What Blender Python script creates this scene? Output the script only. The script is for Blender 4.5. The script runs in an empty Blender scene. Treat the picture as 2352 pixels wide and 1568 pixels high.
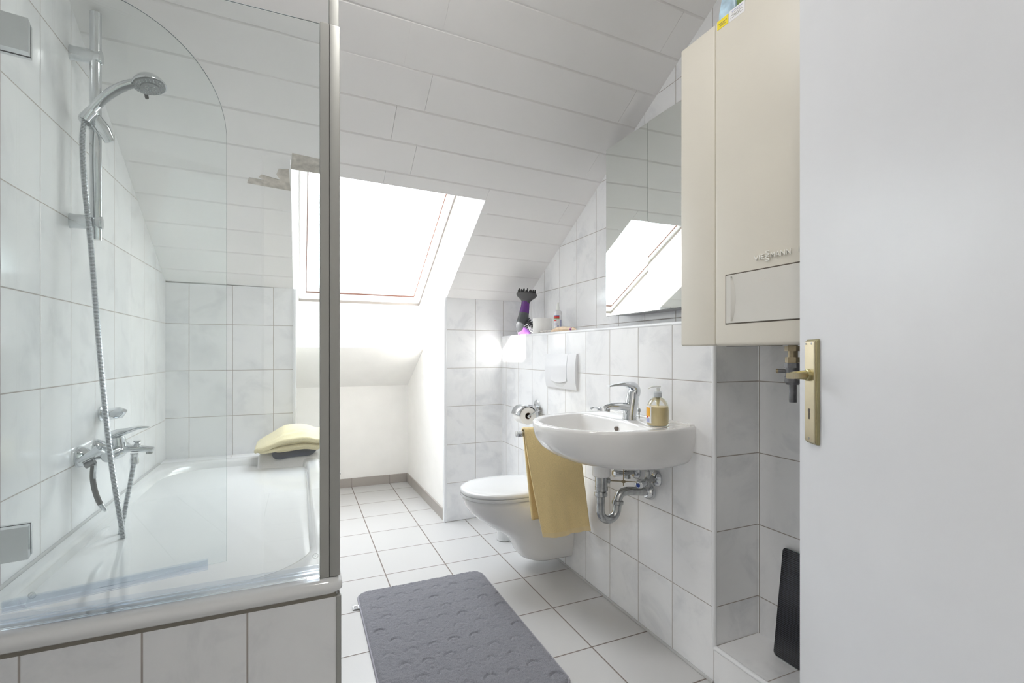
import bpy, bmesh, math, random
from mathutils import Vector, Matrix, noise

random.seed(4)
S = bpy.context.scene
COL = S.collection
PI = math.pi

# ------------------------------------------------------------------ camera, world, sun, exposure
YAW = 0.4116
EYE = 1.1095
cam_data = bpy.data.cameras.new('camera')
cam = bpy.data.objects.new('camera', cam_data)
COL.objects.link(cam)
cam.location = (0, 0, EYE)
cam.rotation_euler = (PI / 2, 0, -YAW)
cam_data.sensor_width = 36
cam_data.lens = 1116.33 * 36 / 2352
cam_data.shift_y = 27.26 / 2352
cam_data.clip_start = 0.02
S.camera = cam

S.view_settings.view_transform = 'Standard'
S.view_settings.look = 'None'
S.view_settings.gamma = 1
S.view_settings.use_curve_mapping = False
S.view_settings.exposure = 1.22

world = bpy.data.worlds.new('sky')
S.world = world
world.use_nodes = True
wn = world.node_tree.nodes
wn['Background'].inputs[0].default_value = (0.90, 0.945, 1.0, 1)
wn['Background'].inputs[1].default_value = 5.8

SUN_DIR = Vector((1.0, -0.02, -0.87))
sun_data = bpy.data.lights.new('sun', 'SUN')
sun_data.energy = 55.0
sun_data.angle = math.radians(0.6)
sun_data.color = (1.0, 0.96, 0.90)
sun = bpy.data.objects.new('sun', sun_data)
COL.objects.link(sun)
sun.location = (-4, 3, 5)
sun.rotation_euler = SUN_DIR.to_track_quat('-Z', 'Y').to_euler()

cy = S.cycles
cy.max_bounces = 16
cy.diffuse_bounces = 8
cy.glossy_bounces = 6
cy.transmission_bounces = 8
cy.transparent_max_bounces = 16
cy.sample_clamp_indirect = 8
cy.caustics_reflective = False
cy.caustics_refractive = False


# ------------------------------------------------------------------ materials
class Nodes:
    def __init__(s, name):
        s.m = bpy.data.materials.new(name)
        s.m.use_nodes = True
        s.t = s.m.node_tree
        s.b = s.t.nodes['Principled BSDF']
        s.out = s.t.nodes['Material Output']
        s._xyz = None

    def n(s, typ, **kw):
        x = s.t.nodes.new(typ)
        for k, v in kw.items():
            setattr(x, k, v)
        return x

    def put(s, sock, v):
        if isinstance(v, bpy.types.NodeSocket):
            s.t.links.new(v, sock)
        elif v is not None:
            sock.default_value = v

    def math(s, op, a, b=None, c=None):
        x = s.n('ShaderNodeMath', operation=op)
        s.put(x.inputs[0], a)
        s.put(x.inputs[1], b)
        if c is not None:
            s.put(x.inputs[2], c)
        return x.outputs[0]

    def co(s):
        return s.n('ShaderNodeTexCoord').outputs['Object']

    def xyz(s):
        if s._xyz is None:
            x = s.n('ShaderNodeSeparateXYZ')
            s.t.links.new(s.co(), x.inputs[0])
            s._xyz = {'X': x.outputs[0], 'Y': x.outputs[1], 'Z': x.outputs[2]}
        return s._xyz

    def noise(s, scale, detail=4, rough=0.5, vec=None, dist=0.0):
        x = s.n('ShaderNodeTexNoise')
        x.inputs['Scale'].default_value = scale
        x.inputs['Detail'].default_value = detail
        x.inputs['Roughness'].default_value = rough
        x.inputs['Distortion'].default_value = dist
        s.t.links.new(vec if vec is not None else s.co(), x.inputs['Vector'])
        return x.outputs['Fac']

    def ramp(s, f, stops):
        x = s.n('ShaderNodeValToRGB')
        e = x.color_ramp.elements
        while len(e) < len(stops):
            e.new(0.5)
        for i, (p, c) in enumerate(stops):
            e[i].position = p
            e[i].color = tuple(c) + (1,) if len(c) == 3 else c
        s.put(x.inputs[0], f)
        return x.outputs[0]

    def mix(s, f, a, b):
        x = s.n('ShaderNodeMix', data_type='RGBA')
        s.put(x.inputs['Factor'], f)
        for sock, v in ((x.inputs[6], a), (x.inputs[7], b)):
            s.put(sock, tuple(v) + (1,) if isinstance(v, (tuple, list)) and len(v) == 3 else v)
        return x.outputs[2]

    def bump(s, h, strength, dist=0.001):
        x = s.n('ShaderNodeBump')
        x.inputs['Strength'].default_value = strength
        x.inputs['Distance'].default_value = dist
        s.put(x.inputs['Height'], h)
        s.t.links.new(x.outputs[0], s.b.inputs['Normal'])

    def set(s, **kw):
        names = dict(color='Base Color', rough='Roughness', metal='Metallic', spec='Specular IOR Level', coat='Coat Weight',
                     coat_rough='Coat Roughness', trans='Transmission Weight', ior='IOR', sub='Subsurface Weight',
                     sheen='Sheen Weight', sheen_rough='Sheen Roughness', alpha='Alpha')
        for k, v in kw.items():
            if isinstance(v, (tuple, list)) and len(v) == 3:
                v = tuple(v) + (1,)
            s.put(s.b.inputs[names[k]], v)
        return s.m


def plain(name, color, rough=0.4, metal=0.0, var=0.03, scale=8.0, bump=0.0, bscale=200.0, **kw):
    """base colour with a faint procedural variation, optional fine relief"""
    k = Nodes(name)
    lo = tuple(max(0, c * (1 - var)) for c in color)
    hi = tuple(min(1, c * (1 + var)) for c in color)
    k.set(color=k.ramp(k.noise(scale), [(0.3, lo), (0.7, hi)]), rough=rough, metal=metal, **kw)
    if bump:
        k.bump(k.noise(bscale, 3), bump, 0.002)
    return k.m


def tile_mat(name, ua, u0, up, va, v0, vp, joint=0.0030, base=(0.87, 0.875, 0.885), vein=(0.74, 0.75, 0.77),
             grout=(0.42, 0.385, 0.36), rough=0.13, floor=False):
    k = Nodes(name)
    ax = k.xyz()
    u = k.math('DIVIDE', k.math('SUBTRACT', ax[ua], u0), up)
    v = k.math('DIVIDE', k.math('SUBTRACT', ax[va], v0), vp)

    def edge(t, p):
        f = k.math('FRACT', t)
        return k.math('MULTIPLY', k.math('MINIMUM', f, k.math('SUBTRACT', 1.0, f)), p)
    d = k.math('MINIMUM', edge(u, up), edge(v, vp))
    mr = k.n('ShaderNodeMapRange', interpolation_type='SMOOTHSTEP')
    k.put(mr.inputs[0], d)
    mr.inputs[1].default_value = joint / 2 - 0.0004
    mr.inputs[2].default_value = joint / 2 + 0.0004
    face = mr.outputs[0]
    idv = k.n('ShaderNodeCombineXYZ')
    k.put(idv.inputs[0], k.math('FLOOR', u))
    k.put(idv.inputs[1], k.math('FLOOR', v))
    wn_ = k.n('ShaderNodeTexWhiteNoise', noise_dimensions='3D')
    k.t.links.new(idv.outputs[0], wn_.inputs['Vector'])
    sc = k.n('ShaderNodeVectorMath', operation='SCALE')
    k.t.links.new(wn_.outputs['Color'], sc.inputs[0])
    sc.inputs[3].default_value = 9.0
    ad = k.n('ShaderNodeVectorMath', operation='ADD')
    k.t.links.new(k.co(), ad.inputs[0])
    k.t.links.new(sc.outputs[0], ad.inputs[1])
    if floor:
        f1 = k.noise(900, 2, 0.6)
        f2 = k.noise(6, 3, 0.5, ad.outputs[0])
        c1 = k.ramp(f1, [(0.35, vein), (0.65, base)])
        col = k.mix(k.math('MULTIPLY', f2, 0.35), c1, tuple(c * 0.93 for c in base))
    else:
        f = k.noise(5.5, 5, 0.62, ad.outputs[0], 0.5)
        col = k.ramp(f, [(0.36, base), (0.50, tuple(b * 0.86 + w * 0.14 for b, w in zip(base, vein))), (0.68, vein)])
    k.set(color=k.mix(face, grout, col), rough=k.math('SUBTRACT', 0.75, k.math('MULTIPLY', face, 0.75 - rough)))
    h = k.n('ShaderNodeMapRange', interpolation_type='SMOOTHSTEP')
    k.put(h.inputs[0], d)
    h.inputs[1].default_value = 0
    h.inputs[2].default_value = joint * 1.2
    k.bump(h.outputs[0], 0.6, 0.0012)
    return k.m


def pane_mat(name, tint, refl_min=0.02, rough=0.0):
    """thin clear pane: straight-through light plus Fresnel reflection"""
    k = Nodes(name)
    tr = k.n('ShaderNodeBsdfTransparent')
    tr.inputs[0].default_value = tuple(tint) + (1,)
    gl = k.n('ShaderNodeBsdfGlossy')
    gl.inputs['Roughness'].default_value = rough
    gl.inputs['Color'].default_value = (0.97, 1.0, 0.99, 1)
    fr = k.n('ShaderNodeFresnel')
    fr.inputs[0].default_value = 1.45
    mx = k.n('ShaderNodeMixShader')
    k.t.links.new(k.math('MINIMUM', k.math('ADD', k.math('MULTIPLY', fr.outputs[0], 0.9), refl_min), 0.75), mx.inputs[0])
    k.t.links.new(tr.outputs[0], mx.inputs[1])
    k.t.links.new(gl.outputs[0], mx.inputs[2])
    k.t.links.new(mx.outputs[0], k.out.inputs[0])
    return k.m


def terry(name, color, dark=0.75):
    k = Nodes(name)
    f = k.noise(330, 2, 0.7)
    k.set(color=k.ramp(f, [(0.3, tuple(c * dark for c in color)), (0.7, color)]), rough=0.95, sheen=0.25, spec=0.1)
    k.bump(f, 0.55, 0.004)
    return k.m


Z1 = EYE - 0.0978          # a horizontal joint of the tiled walls
RH = 0.2529
M = {}
M['tile_right'] = tile_mat('tile_right_wall', 'Y', 1.228, 0.1997, 'Z', Z1, RH)
M['tile_upper'] = tile_mat('tile_upper_wall', 'Y', 2.2002, 0.1997, 'Z', 1.259, 0.2497)
M['tile_back'] = tile_mat('tile_back_wall', 'X', 1.0860, 0.2035, 'Z', Z1, RH)
M['tile_back_left'] = tile_mat('tile_back_wall_left', 'X', -0.5481, 0.2046, 'Z', Z1 + 0.0041, RH)
M['tile_left'] = tile_mat('tile_left_wall', 'Y', 1.5522, 0.1960, 'Z', Z1, 0.2577)
M['tile_apron'] = tile_mat('tile_tub_apron', 'X', -0.1110, 0.1990, 'Z', 0.5170, 0.62, joint=0.004)
M['tile_alcove'] = tile_mat('tile_alcove', 'X', 1.280, 0.40, 'Z', Z1, RH, joint=0.003, grout=(0.34, 0.31, 0.28))
M['tile_alcove_back'] = tile_mat('tile_alcove_back', 'Y', 1.222, 0.40, 'Z', Z1, RH, joint=0.003, grout=(0.34, 0.31, 0.28))
M['tile_plinth'] = tile_mat('tile_plinth', 'Y', 1.0318, 0.1960, 'X', 1.06, 0.60, grout=(0.38, 0.34, 0.31))
M['tile_ledge'] = tile_mat('tile_ledge', 'Y', 1.228, 0.1997, 'X', 1.0, 0.9)
M['floor'] = tile_mat('floor_tiles', 'X', 0.3946, 0.3084, 'Y', 4.0303, 0.3084, joint=0.0056, base=(0.58, 0.575, 0.57),
                      vein=(0.49, 0.485, 0.48), grout=(0.20, 0.165, 0.145), rough=0.34, floor=True)
M['skirting'] = tile_mat('skirting_tiles', 'X', 0.3946, 0.3084, 'Y', 4.0303, 0.3084, joint=0.003, base=(0.42, 0.39, 0.36),
                         vein=(0.34, 0.31, 0.29), grout=(0.22, 0.2, 0.19), rough=0.4, floor=True)
M['plaster'] = plain('white_plaster', (0.90, 0.89, 0.87), 0.9, var=0.015, bump=0.25, bscale=260)
M['reveal'] = plain('white_reveal', (0.88, 0.88, 0.88), 0.75, var=0.01)
M['plank'] = plain('white_planks', (0.87, 0.855, 0.845), 0.55, var=0.012, scale=3, bump=0.05, bscale=60)
M['filler'] = plain('bare_filler', (0.55, 0.51, 0.46), 0.9, var=0.25, scale=40, bump=0.4, bscale=120)
M['hall'] = plain('hall_paint', (0.88, 0.87, 0.85), 0.9)
M['trim'] = plain('white_edge_strip', (0.82, 0.83, 0.85), 0.25, var=0.01)
M['silicone'] = plain('grey_silicone', (0.50, 0.50, 0.50), 0.5)
M['chrome'] = plain('chrome', (0.66, 0.68, 0.70), 0.07, 1.0, var=0.01)
M['worn_chrome'] = plain('worn_chrome', (0.46, 0.47, 0.47), 0.22, 1.0, var=0.2, scale=60)
M['satin'] = plain('satin_aluminium', (0.40, 0.40, 0.38), 0.5, 0.6, var=0.02)
M['ceramic'] = plain('white_ceramic', (0.80, 0.795, 0.785), 0.08, var=0.005, coat=0.5, coat_rough=0.03)
M['acrylic'] = plain('tub_enamel', (0.70, 0.705, 0.705), 0.10, var=0.005, coat=0.4, coat_rough=0.04)
M['lid'] = plain('seat_plastic', (0.68, 0.685, 0.69), 0.12, var=0.005)
M['plastic'] = plain('white_plastic', (0.74, 0.745, 0.765), 0.22, var=0.01)
M['glass'] = pane_mat('shower_glass', (0.974, 0.989, 0.988))
M['glass_edge'] = plain('glass_edge', (0.20, 0.24, 0.27), 0.1, var=0.1)
M['window_glass'] = pane_mat('window_glass', (0.97, 0.98, 0.98), 0.01)
M['seal'] = pane_mat('clear_seal', (0.93, 0.945, 0.975), 0.04, 0.12)
M['mark'] = plain('etched_mark', (0.85, 0.88, 0.88), 0.5)
M['mirror'] = plain('mirror_glass', (0.86, 0.89, 0.86), 0.0, 1.0, var=0.0)
M['mirror_edge'] = plain('mirror_edge', (0.12, 0.17, 0.15), 0.1)
M['cabinet'] = plain('cabinet_carcass', (0.42, 0.42, 0.43), 0.4)
M['boiler'] = plain('boiler_enamel', (0.70, 0.665, 0.585), 0.42, var=0.01, bump=0.03, bscale=900)
M['boiler_dark'] = plain('boiler_gap', (0.10, 0.08, 0.06), 0.7)
M['letters'] = plain('raised_letters', (0.86, 0.85, 0.80), 0.3, var=0.01)
M['door'] = plain('door_lacquer', (0.76, 0.772, 0.80), 0.36, var=0.01)
M['brass'] = plain('champagne_brass', (0.66, 0.59, 0.42), 0.30, 1.0, var=0.03)
M['brass_dark'] = plain('olive_brass', (0.42, 0.38, 0.22), 0.4, 1.0, var=0.08)  # darker olive brass for plate base, rose and lever neck
M['valve'] = plain('valve_metal', (0.20, 0.20, 0.21), 0.35, 0.8, var=0.25, scale=40)
M['valve_brass'] = plain('valve_brass', (0.36, 0.30, 0.20), 0.35, 0.9, var=0.2, scale=40)
M['black'] = plain('black_plastic', (0.02, 0.02, 0.022), 0.45)
M['dark_grip'] = plain('dark_grip', (0.07, 0.06, 0.06), 0.35)
M['grey_rubber'] = plain('grey_nozzle_plate', (0.19, 0.20, 0.21), 0.4)
M['nozzle'] = plain('pale_nozzle', (0.62, 0.64, 0.66), 0.4)
M['towel'] = terry('yellow_terry', (0.91, 0.72, 0.37), 0.84)
M['towel_pale'] = terry('pale_yellow_terry', (0.78, 0.70, 0.45))
M['towel_navy'] = terry('navy_terry', (0.085, 0.10, 0.15), 0.5)
M['towel_white'] = terry('white_cotton', (0.80, 0.79, 0.80), 0.85)
M['mat'] = terry('grey_pile', (0.265, 0.265, 0.295), 0.6)
M['mat_edge'] = plain('grey_binding', (0.33, 0.32, 0.36), 0.9)
M['paper'] = plain('tissue_paper', (0.86, 0.85, 0.83), 0.95, var=0.02, bump=0.2, bscale=300)
M['card'] = plain('card_core', (0.28, 0.22, 0.18), 0.9)
M['purple'] = plain('purple_gloss', (0.13, 0.035, 0.22), 0.12, var=0.1)
M['purple_lit'] = plain('purple_lit_gloss', (0.36, 0.14, 0.50), 0.12, var=0.1)  # brighter copy of the purple, sun on the dryer's lower end painted in
M['charcoal'] = plain('charcoal_plastic', (0.075, 0.078, 0.085), 0.28)
M['matt_charcoal'] = plain('matt_charcoal', (0.085, 0.083, 0.085), 0.55)
M['silver'] = plain('silver_trim', (0.62, 0.62, 0.64), 0.2, 0.9)
M['soap'] = plain('cream_soap', (1.0, 0.80, 0.40), 0.3, var=0.03, sub=0.0)
M['bottle'] = pane_mat('clear_bottle', (0.985, 0.985, 0.985), 0.03)
M['pump'] = plain('milky_pump', (0.80, 0.81, 0.78), 0.3)
M['grey_cap'] = plain('grey_cap', (0.52, 0.55, 0.58), 0.3)
M['white_label'] = plain('white_label', (0.82, 0.82, 0.84), 0.4)
M['orange'] = plain('orange_print', (0.86, 0.42, 0.03), 0.4)
M['red'] = plain('red_print', (0.68, 0.06, 0.05), 0.4)
M['green'] = plain('green_print', (0.18, 0.50, 0.22), 0.4)
M['blue'] = plain('blue_print', (0.08, 0.09, 0.36), 0.4)
M['pale_blue'] = plain('pale_blue_print', (0.40, 0.42, 0.62), 0.4)
M['beige'] = plain('beige_packet', (0.78, 0.60, 0.42), 0.45, var=0.1, scale=40)
M['magenta'] = plain('magenta_band', (0.30, 0.02, 0.26), 0.4)
M['wrap'] = plain('cloudy_wrap', (0.78, 0.74, 0.70), 0.25, var=0.2, scale=60, alpha=0.75)
M['yellow_sticker'] = plain('yellow_sticker', (0.86, 0.70, 0.02), 0.5)
M['print'] = plain('dark_print', (0.16, 0.15, 0.12), 0.6)
M['sky_pack'] = plain('sky_blue_pack', (0.45, 0.62, 0.76), 0.35, var=0.35, scale=30)
M['leaf_pack'] = plain('leaf_green_pack', (0.16, 0.26, 0.05), 0.4, var=0.7, scale=60)
M['blue_dot'] = plain('cold_marker', (0.02, 0.06, 0.30), 0.4)
M['gasket'] = plain('brown_gasket', (0.16, 0.07, 0.05), 0.6)
M['window_frame'] = plain('window_frame_white', (0.86, 0.86, 0.86), 0.35, var=0.01)
k = Nodes('striped_black_glass')
k.set(color=k.mix(k.math('GREATER_THAN', k.math('FRACT', k.math('DIVIDE', k.xyz()['Z'], 0.0058)), 0.55),
                  (0.012, 0.012, 0.015), (0.045, 0.045, 0.055)), rough=0.14)
M['scale'] = k.m
k = Nodes('fill_lamp_glow')  # glow of the two added fill lamps
k.b.inputs['Emission Color'].default_value = (1, 0.93, 0.84, 1)
k.b.inputs['Emission Strength'].default_value = 3
M['glow'] = k.m


# ------------------------------------------------------------------ mesh helpers
def rounded(x0, x1, y0, y1, r, n=8, m=6):
    """closed rounded rectangle outline, constant point count"""
    pts = []
    cs = [(x1 - r, y0 + r, -PI / 2), (x1 - r, y1 - r, 0), (x0 + r, y1 - r, PI / 2), (x0 + r, y0 + r, PI)]
    for i, (cx, cyy, a0) in enumerate(cs):
        arc = [(cx + r * math.cos(a0 + j / n * PI / 2), cyy + r * math.sin(a0 + j / n * PI / 2)) for j in range(n + 1)]
        pts += arc
        nx = cs[(i + 1) % 4]
        e = (nx[0] + r * math.cos(nx[2]), nx[1] + r * math.sin(nx[2]))
        for j in range(1, m):
            f = j / m
            pts.append((arc[-1][0] * (1 - f) + e[0] * f, arc[-1][1] * (1 - f) + e[1] * f))
    return pts


def spline(pts, n):
    """Catmull-Rom through points (tuples of any length)"""
    out = []
    P = [pts[0]] + list(pts) + [pts[-1]]
    for i in range(1, len(P) - 2):
        for j in range(n):
            t = j / n
            a, b, c, d = P[i - 1], P[i], P[i + 1], P[i + 2]
            out.append(tuple(0.5 * (2 * b[k] + (c[k] - a[k]) * t + (2 * a[k] - 5 * b[k] + 4 * c[k] - d[k]) * t * t
                                    + (3 * b[k] - a[k] - 3 * c[k] + d[k]) * t ** 3) for k in range(len(b))))
    out.append(tuple(P[-2]))
    return out


class B:
    """collects shapes into one mesh"""
    def __init__(s):
        s.bm = bmesh.new()

    def quad(s, *p):
        return s.bm.faces.new([s.bm.verts.new(q) for q in p])

    def box(s, a, b, bevel=0.0, seg=2, mat=None):
        r = bmesh.ops.create_cube(s.bm, size=1)
        vs = r['verts']
        for v in vs:
            v.co = Vector([(a[i] + b[i]) / 2 + v.co[i] * (b[i] - a[i]) for i in range(3)])
        if bevel:
            es = list({e for v in vs for e in v.link_edges})
            g = bmesh.ops.bevel(s.bm, geom=es, offset=bevel, segments=seg, profile=0.5, affect='EDGES')
            vs = list({v for f in g['faces'] for v in f.verts} | {v for v in vs if v.is_valid})
        if mat is not None:
            bmesh.ops.transform(s.bm, matrix=mat, verts=[v for v in vs if v.is_valid])
        return s

    def loft(s, rings, cap0=True, cap1=True, close=True):
        R = [[s.bm.verts.new(p) for p in r] for r in rings]
        n = len(R[0])
        for a, b in zip(R, R[1:]):
            for i in range(n if close else n - 1):
                j = (i + 1) % n
                s.bm.faces.new((a[i], a[j], b[j], b[i]))
        if cap0:
            s.bm.faces.new(list(reversed(R[0])))
        if cap1:
            s.bm.faces.new(R[-1])
        return s

    def tube(s, pts, rad, seg=12, cap=True, up=None):
        """rad: number, list, or list of (a, b) half axes"""
        P = [Vector(p[:3]) for p in pts]
        n = len(P)
        if not isinstance(rad, (list, tuple)):
            rad = [rad] * n
        T = [(P[min(i + 1, n - 1)] - P[max(i - 1, 0)]).normalized() for i in range(n)]
        ref = Vector(up) if up else (Vector((0, 0, 1)) if abs(T[0].z) < 0.9 else Vector((0, 1, 0)))
        N = (ref - T[0] * ref.dot(T[0])).normalized()
        rings = []
        for i in range(n):
            N = (N - T[i] * N.dot(T[i]))
            N = N.normalized() if N.length > 1e-6 else T[i].orthogonal().normalized()
            Bn = T[i].cross(N)
            a, b = rad[i] if isinstance(rad[i], (list, tuple)) else (rad[i], rad[i])
            rings.append([P[i] + Bn * (a * math.cos(2 * PI * q / seg)) + N * (b * math.sin(2 * PI * q / seg)) for q in range(seg)])
        return s.loft(rings, cap, cap)

    def cyl(s, p0, p1, r0, r1=None, seg=24):
        return s.tube([p0, p1], [r0, r0 if r1 is None else r1], seg)

    def lathe(s, prof, origin=(0, 0, 0), axis='Z', seg=32, cap0=True, cap1=True):
        """prof: (radius, height) pairs along the axis"""
        o = Vector(origin)
        rings = []
        for r, h in prof:
            ring = []
            for q in range(seg):
                c_, s_ = r * math.cos(2 * PI * q / seg), r * math.sin(2 * PI * q / seg)
                v = {'Z': (c_, s_, h), 'X': (h, c_, s_), 'Y': (s_, h, c_)}[axis] if isinstance(axis, str) else None
                if v is None:
                    e, f, g = axis
                    v = Vector(e) * c_ + Vector(f) * s_ + Vector(g) * h
                ring.append(o + Vector(v))
            rings.append(ring)
        return s.loft(rings, cap0, cap1)

    def grid(s, f, nu, nv):
        V = [[s.bm.verts.new(f(i / nu, j / nv)) for j in range(nv + 1)] for i in range(nu + 1)]
        for i in range(nu):
            for j in range(nv):
                s.bm.faces.new((V[i][j], V[i + 1][j], V[i + 1][j + 1], V[i][j + 1]))
        return s

    def pillow(s, outline, zf, th, edge=None, rings=8, bulge=0.0):
        """soft slab: outline (closed, plan), bottom following zf(x, y), thickness th"""
        cx = sum(p[0] for p in outline) / len(outline)
        cyy = sum(p[1] for p in outline) / len(outline)
        e = edge if edge else th / 2

        def ring(inset, h):
            out = []
            for x, y in outline:
                d = Vector((cx - x, cyy - y))
                L = d.length
                q = min(inset / L, 1)
                X, Y = x + d.x * q, y + d.y * q
                out.append((X, Y, zf(X, Y) + h))
            return out

        def sc(f, h):
            out = []
            for x, y in outline:
                d = Vector((cx - x, cyy - y))
                q = max(e / d.length, 0)
                X, Y = x + d.x * (q + (1 - q) * f), y + d.y * (q + (1 - q) * f)
                out.append((X, Y, zf(X, Y) + h))
            return out
        R = [sc(0.96 * (1 - i / rings), 0) for i in range(rings)]
        for i in range(0, 9):
            a = -PI / 2 + PI * i / 8
            R.append(ring(e * (1 - math.cos(a)), th / 2 + th / 2 * math.sin(a)))
        R += [sc(0.96 * (i + 1) / rings, th + bulge * (i + 1) / rings) for i in range(rings)]
        return s.loft(R)


def obj(name, b, mat, parent=None, smooth=35, label=None, solid=0.0, subsurf=0, **props):
    bm = b.bm if isinstance(b, B) else b
    bmesh.ops.recalc_face_normals(bm, faces=bm.faces[:])
    me = bpy.data.meshes.new(name)
    bm.to_mesh(me)
    bm.free()
    o = bpy.data.objects.new(name, me)
    COL.objects.link(o)
    mats = mat if isinstance(mat, (list, tuple)) else [mat]
    for m_ in mats:
        me.materials.append(M[m_] if isinstance(m_, str) else m_)
    if smooth:
        for p in me.polygons:
            p.use_smooth = True
        me.set_sharp_from_angle(angle=math.radians(smooth))
    if parent is not None:
        o.parent = parent
        o.matrix_parent_inverse = Matrix.Translation(parent.location).inverted() if parent.parent is None else Matrix()
    if solid:
        q = o.modifiers.new('thickness', 'SOLIDIFY')
        q.thickness = solid
        q.offset = 0
    if subsurf:
        q = o.modifiers.new('smooth', 'SUBSURF')
        q.levels = q.render_levels = subsurf
    if label:
        o['label'] = label
    for a, v in props.items():
        o[a] = v
    return o


def thing(name, label, cat, loc, group=None):
    o = bpy.data.objects.new(name, None)
    COL.objects.link(o)
    o.location = loc
    o.empty_display_size = 0.05
    o['label'] = label
    o['category'] = cat
    if group:
        o['group'] = group
    return o


def struct(name, b, mat, label=None, parent=None, smooth=0, **kw):
    o = obj(name, b, mat, parent, smooth=smooth, label=label, **kw)
    if parent is None:
        o['kind'] = 'structure'
        o['category'] = 'room'
    return o


# ------------------------------------------------------------------ room constants (metres)
XL, XR, XU, XA = -0.6555, 1.278, 1.4517, 1.485      # left wall, boxed lower right wall, upper right wall, alcove wall
YB, YN, YC = 3.1034, 4.235, 1.228                   # knee wall, niche back wall, corner of the boxed wall
NX0, NX1 = -0.036, 0.8825                           # window niche
LEDGE = 1.226
OPEN_TOP, SILL_Y = 2.365, 3.682


def zc(x, y):
    """underside of the sloping ceiling"""
    f = (x - XL) / 2.107
    return 1.494 - 0.024 * f + (0.605 - 0.038 * f) * (YB - y)


FLAT_Y = 1.30


def zroof(x, y):
    return zc(x, max(y, FLAT_Y))


# ------------------------------------------------------------------ floor, walls
b = B()
b.box((-1.3, -1.7, -0.06), (1.9, 4.32, 0))
struct('floor', b, 'floor', 'pale grey square floor tiles with dark joints')

b = B()
b.box((XL - 0.06, -0.1, 0), (XL, YB + 0.06, 2.75))
struct('wall_left', b, 'tile_left', 'left wall of marbled white tiles behind the bathtub')

b = B()
b.box((XL - 0.06, YB, 0), (NX0, YB + 0.06, 1.487))
struct('wall_back_left', b, 'tile_back_left', 'tiled knee wall at the foot end of the bathtub')
b = B()
b.box((NX1, YB, 0), (XU + 0.06, YB + 0.06, 1.478))
struct('wall_back_right', b, 'tile_back', 'tiled knee wall between the niche and the toilet wall')

b = B()
b.box((XR, YC, 0), (XU, YB, LEDGE))
o = struct('wall_right_lower', b, ['tile_right', 'tile_ledge', 'tile_alcove'], 'boxed tiled lower wall behind toilet and washbasin')
for p in o.data.polygons:
    p.material_index = 1 if p.normal.z > 0.5 else (2 if abs(p.normal.y) > 0.5 else 0)

b = B()
b.box((XU, YC + 0.004, 0), (XU + 0.03, YB + 0.06, 2.75))
struct('wall_right', b, 'tile_upper', 'upper right tiled wall above the ledge')

b = B()
b.box((XA, -0.1, 0), (XA + 0.06, YC + 0.015, 2.75))
struct('wall_alcove', b, 'tile_alcove_back', 'tiled alcove wall below the boiler')
b = B()
b.box((XU, YC, 0.0), (XA + 0.03, YC + 0.02, 2.75))
struct('wall_alcove_side', b, 'tile_alcove', 'narrow tiled return beside the alcove')

# low tiled plinth in the alcove
b = B()
b.box((XR, 0.1, 0), (XA, YC, 0.1225))
o = struct('trim_1', b, ['tile_right', 'tile_plinth'], 'low tiled plinth under the boiler')
for p in o.data.polygons:
    p.material_index = 1 if p.normal.z > 0.5 else 0

# edge strips
def strip(p0, p1, r=0.007):
    q = B()
    q.cyl(p0, p1, r, seg=12)
    return q
struct('trim_2', strip((XR + 0.006, YC + 0.004, 0.115), (XR + 0.006, YC + 0.004, LEDGE - 0.004), 0.0085), 'trim', 'white corner strip of the boxed wall', smooth=35)
struct('trim_3', strip((XR + 0.006, YC, LEDGE - 0.006), (XR + 0.006, YB, LEDGE - 0.006), 0.0085), 'trim', 'white edge strip along the ledge', smooth=35)
struct('trim_4', strip((XR + 0.006, 0.1, 0.1165), (XR + 0.006, YC, 0.1165), 0.0085), 'trim', 'white edge strip along the plinth', smooth=35)
b = B()
b.box((NX0 - 0.001, YB - 0.008, 0.56), (NX0 + 0.017, YB + 0.05, 1.487), 0.004)
struct('trim_5', b, 'trim', 'white corner strip left of the niche')
b = B()
b.box((NX1 - 0.016, YB - 0.007, 0), (NX1 + 0.003, YB + 0.03, 1.482), 0.004)
struct('trim_6', b, 'trim', 'white corner strip right of the niche')
b = B()
b.cyl((XR - 0.003, YC, 0.002), (XR - 0.003, YB, 0.002), 0.006, seg=8)
struct('trim_7', b, 'silicone', 'grey joint between floor and boxed wall', smooth=35)

# niche: back wall, side walls, soffit, skirting
b = B()
b.box((NX0 - 0.1, YN, 0), (1.0, YN + 0.06, 0.95))
struct('wall_niche_back', b, 'plaster', 'white plastered back wall of the window niche')
NXB = 0.858                                            # the right side wall runs slightly inward
nz = lambda y: 1.485 - 0.574 * (y - YB)
def side(xa, xb, out):
    q = B()
    ys = YB + 0.0602
    top = [(xa, ys, nz(ys) + 0.002), (xa + (xb - xa) * (SILL_Y - YB) / (YN - YB), SILL_Y, nz(SILL_Y)), (xb, YN, 0.84)]
    A_ = [(xa, ys, 0), top[0], top[1], top[2], (xb, YN, 0)]
    v0 = [q.bm.verts.new(p) for p in A_]
    v1 = [q.bm.verts.new((p[0] + out, p[1], p[2])) for p in A_]
    q.bm.faces.new(v0)
    q.bm.faces.new(list(reversed(v1)))
    for i in range(5):
        j = (i + 1) % 5
        q.bm.faces.new((v0[j], v0[i], v1[i], v1[j]))
    return q
struct('wall_niche_right', side(NX1, NXB, 0.05), 'plaster', 'white plastered right wall of the window niche')
struct('wall_niche_left', side(NX0, NX0, -0.05), 'plaster', 'white plastered left wall of the window niche')
b = B()
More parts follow.
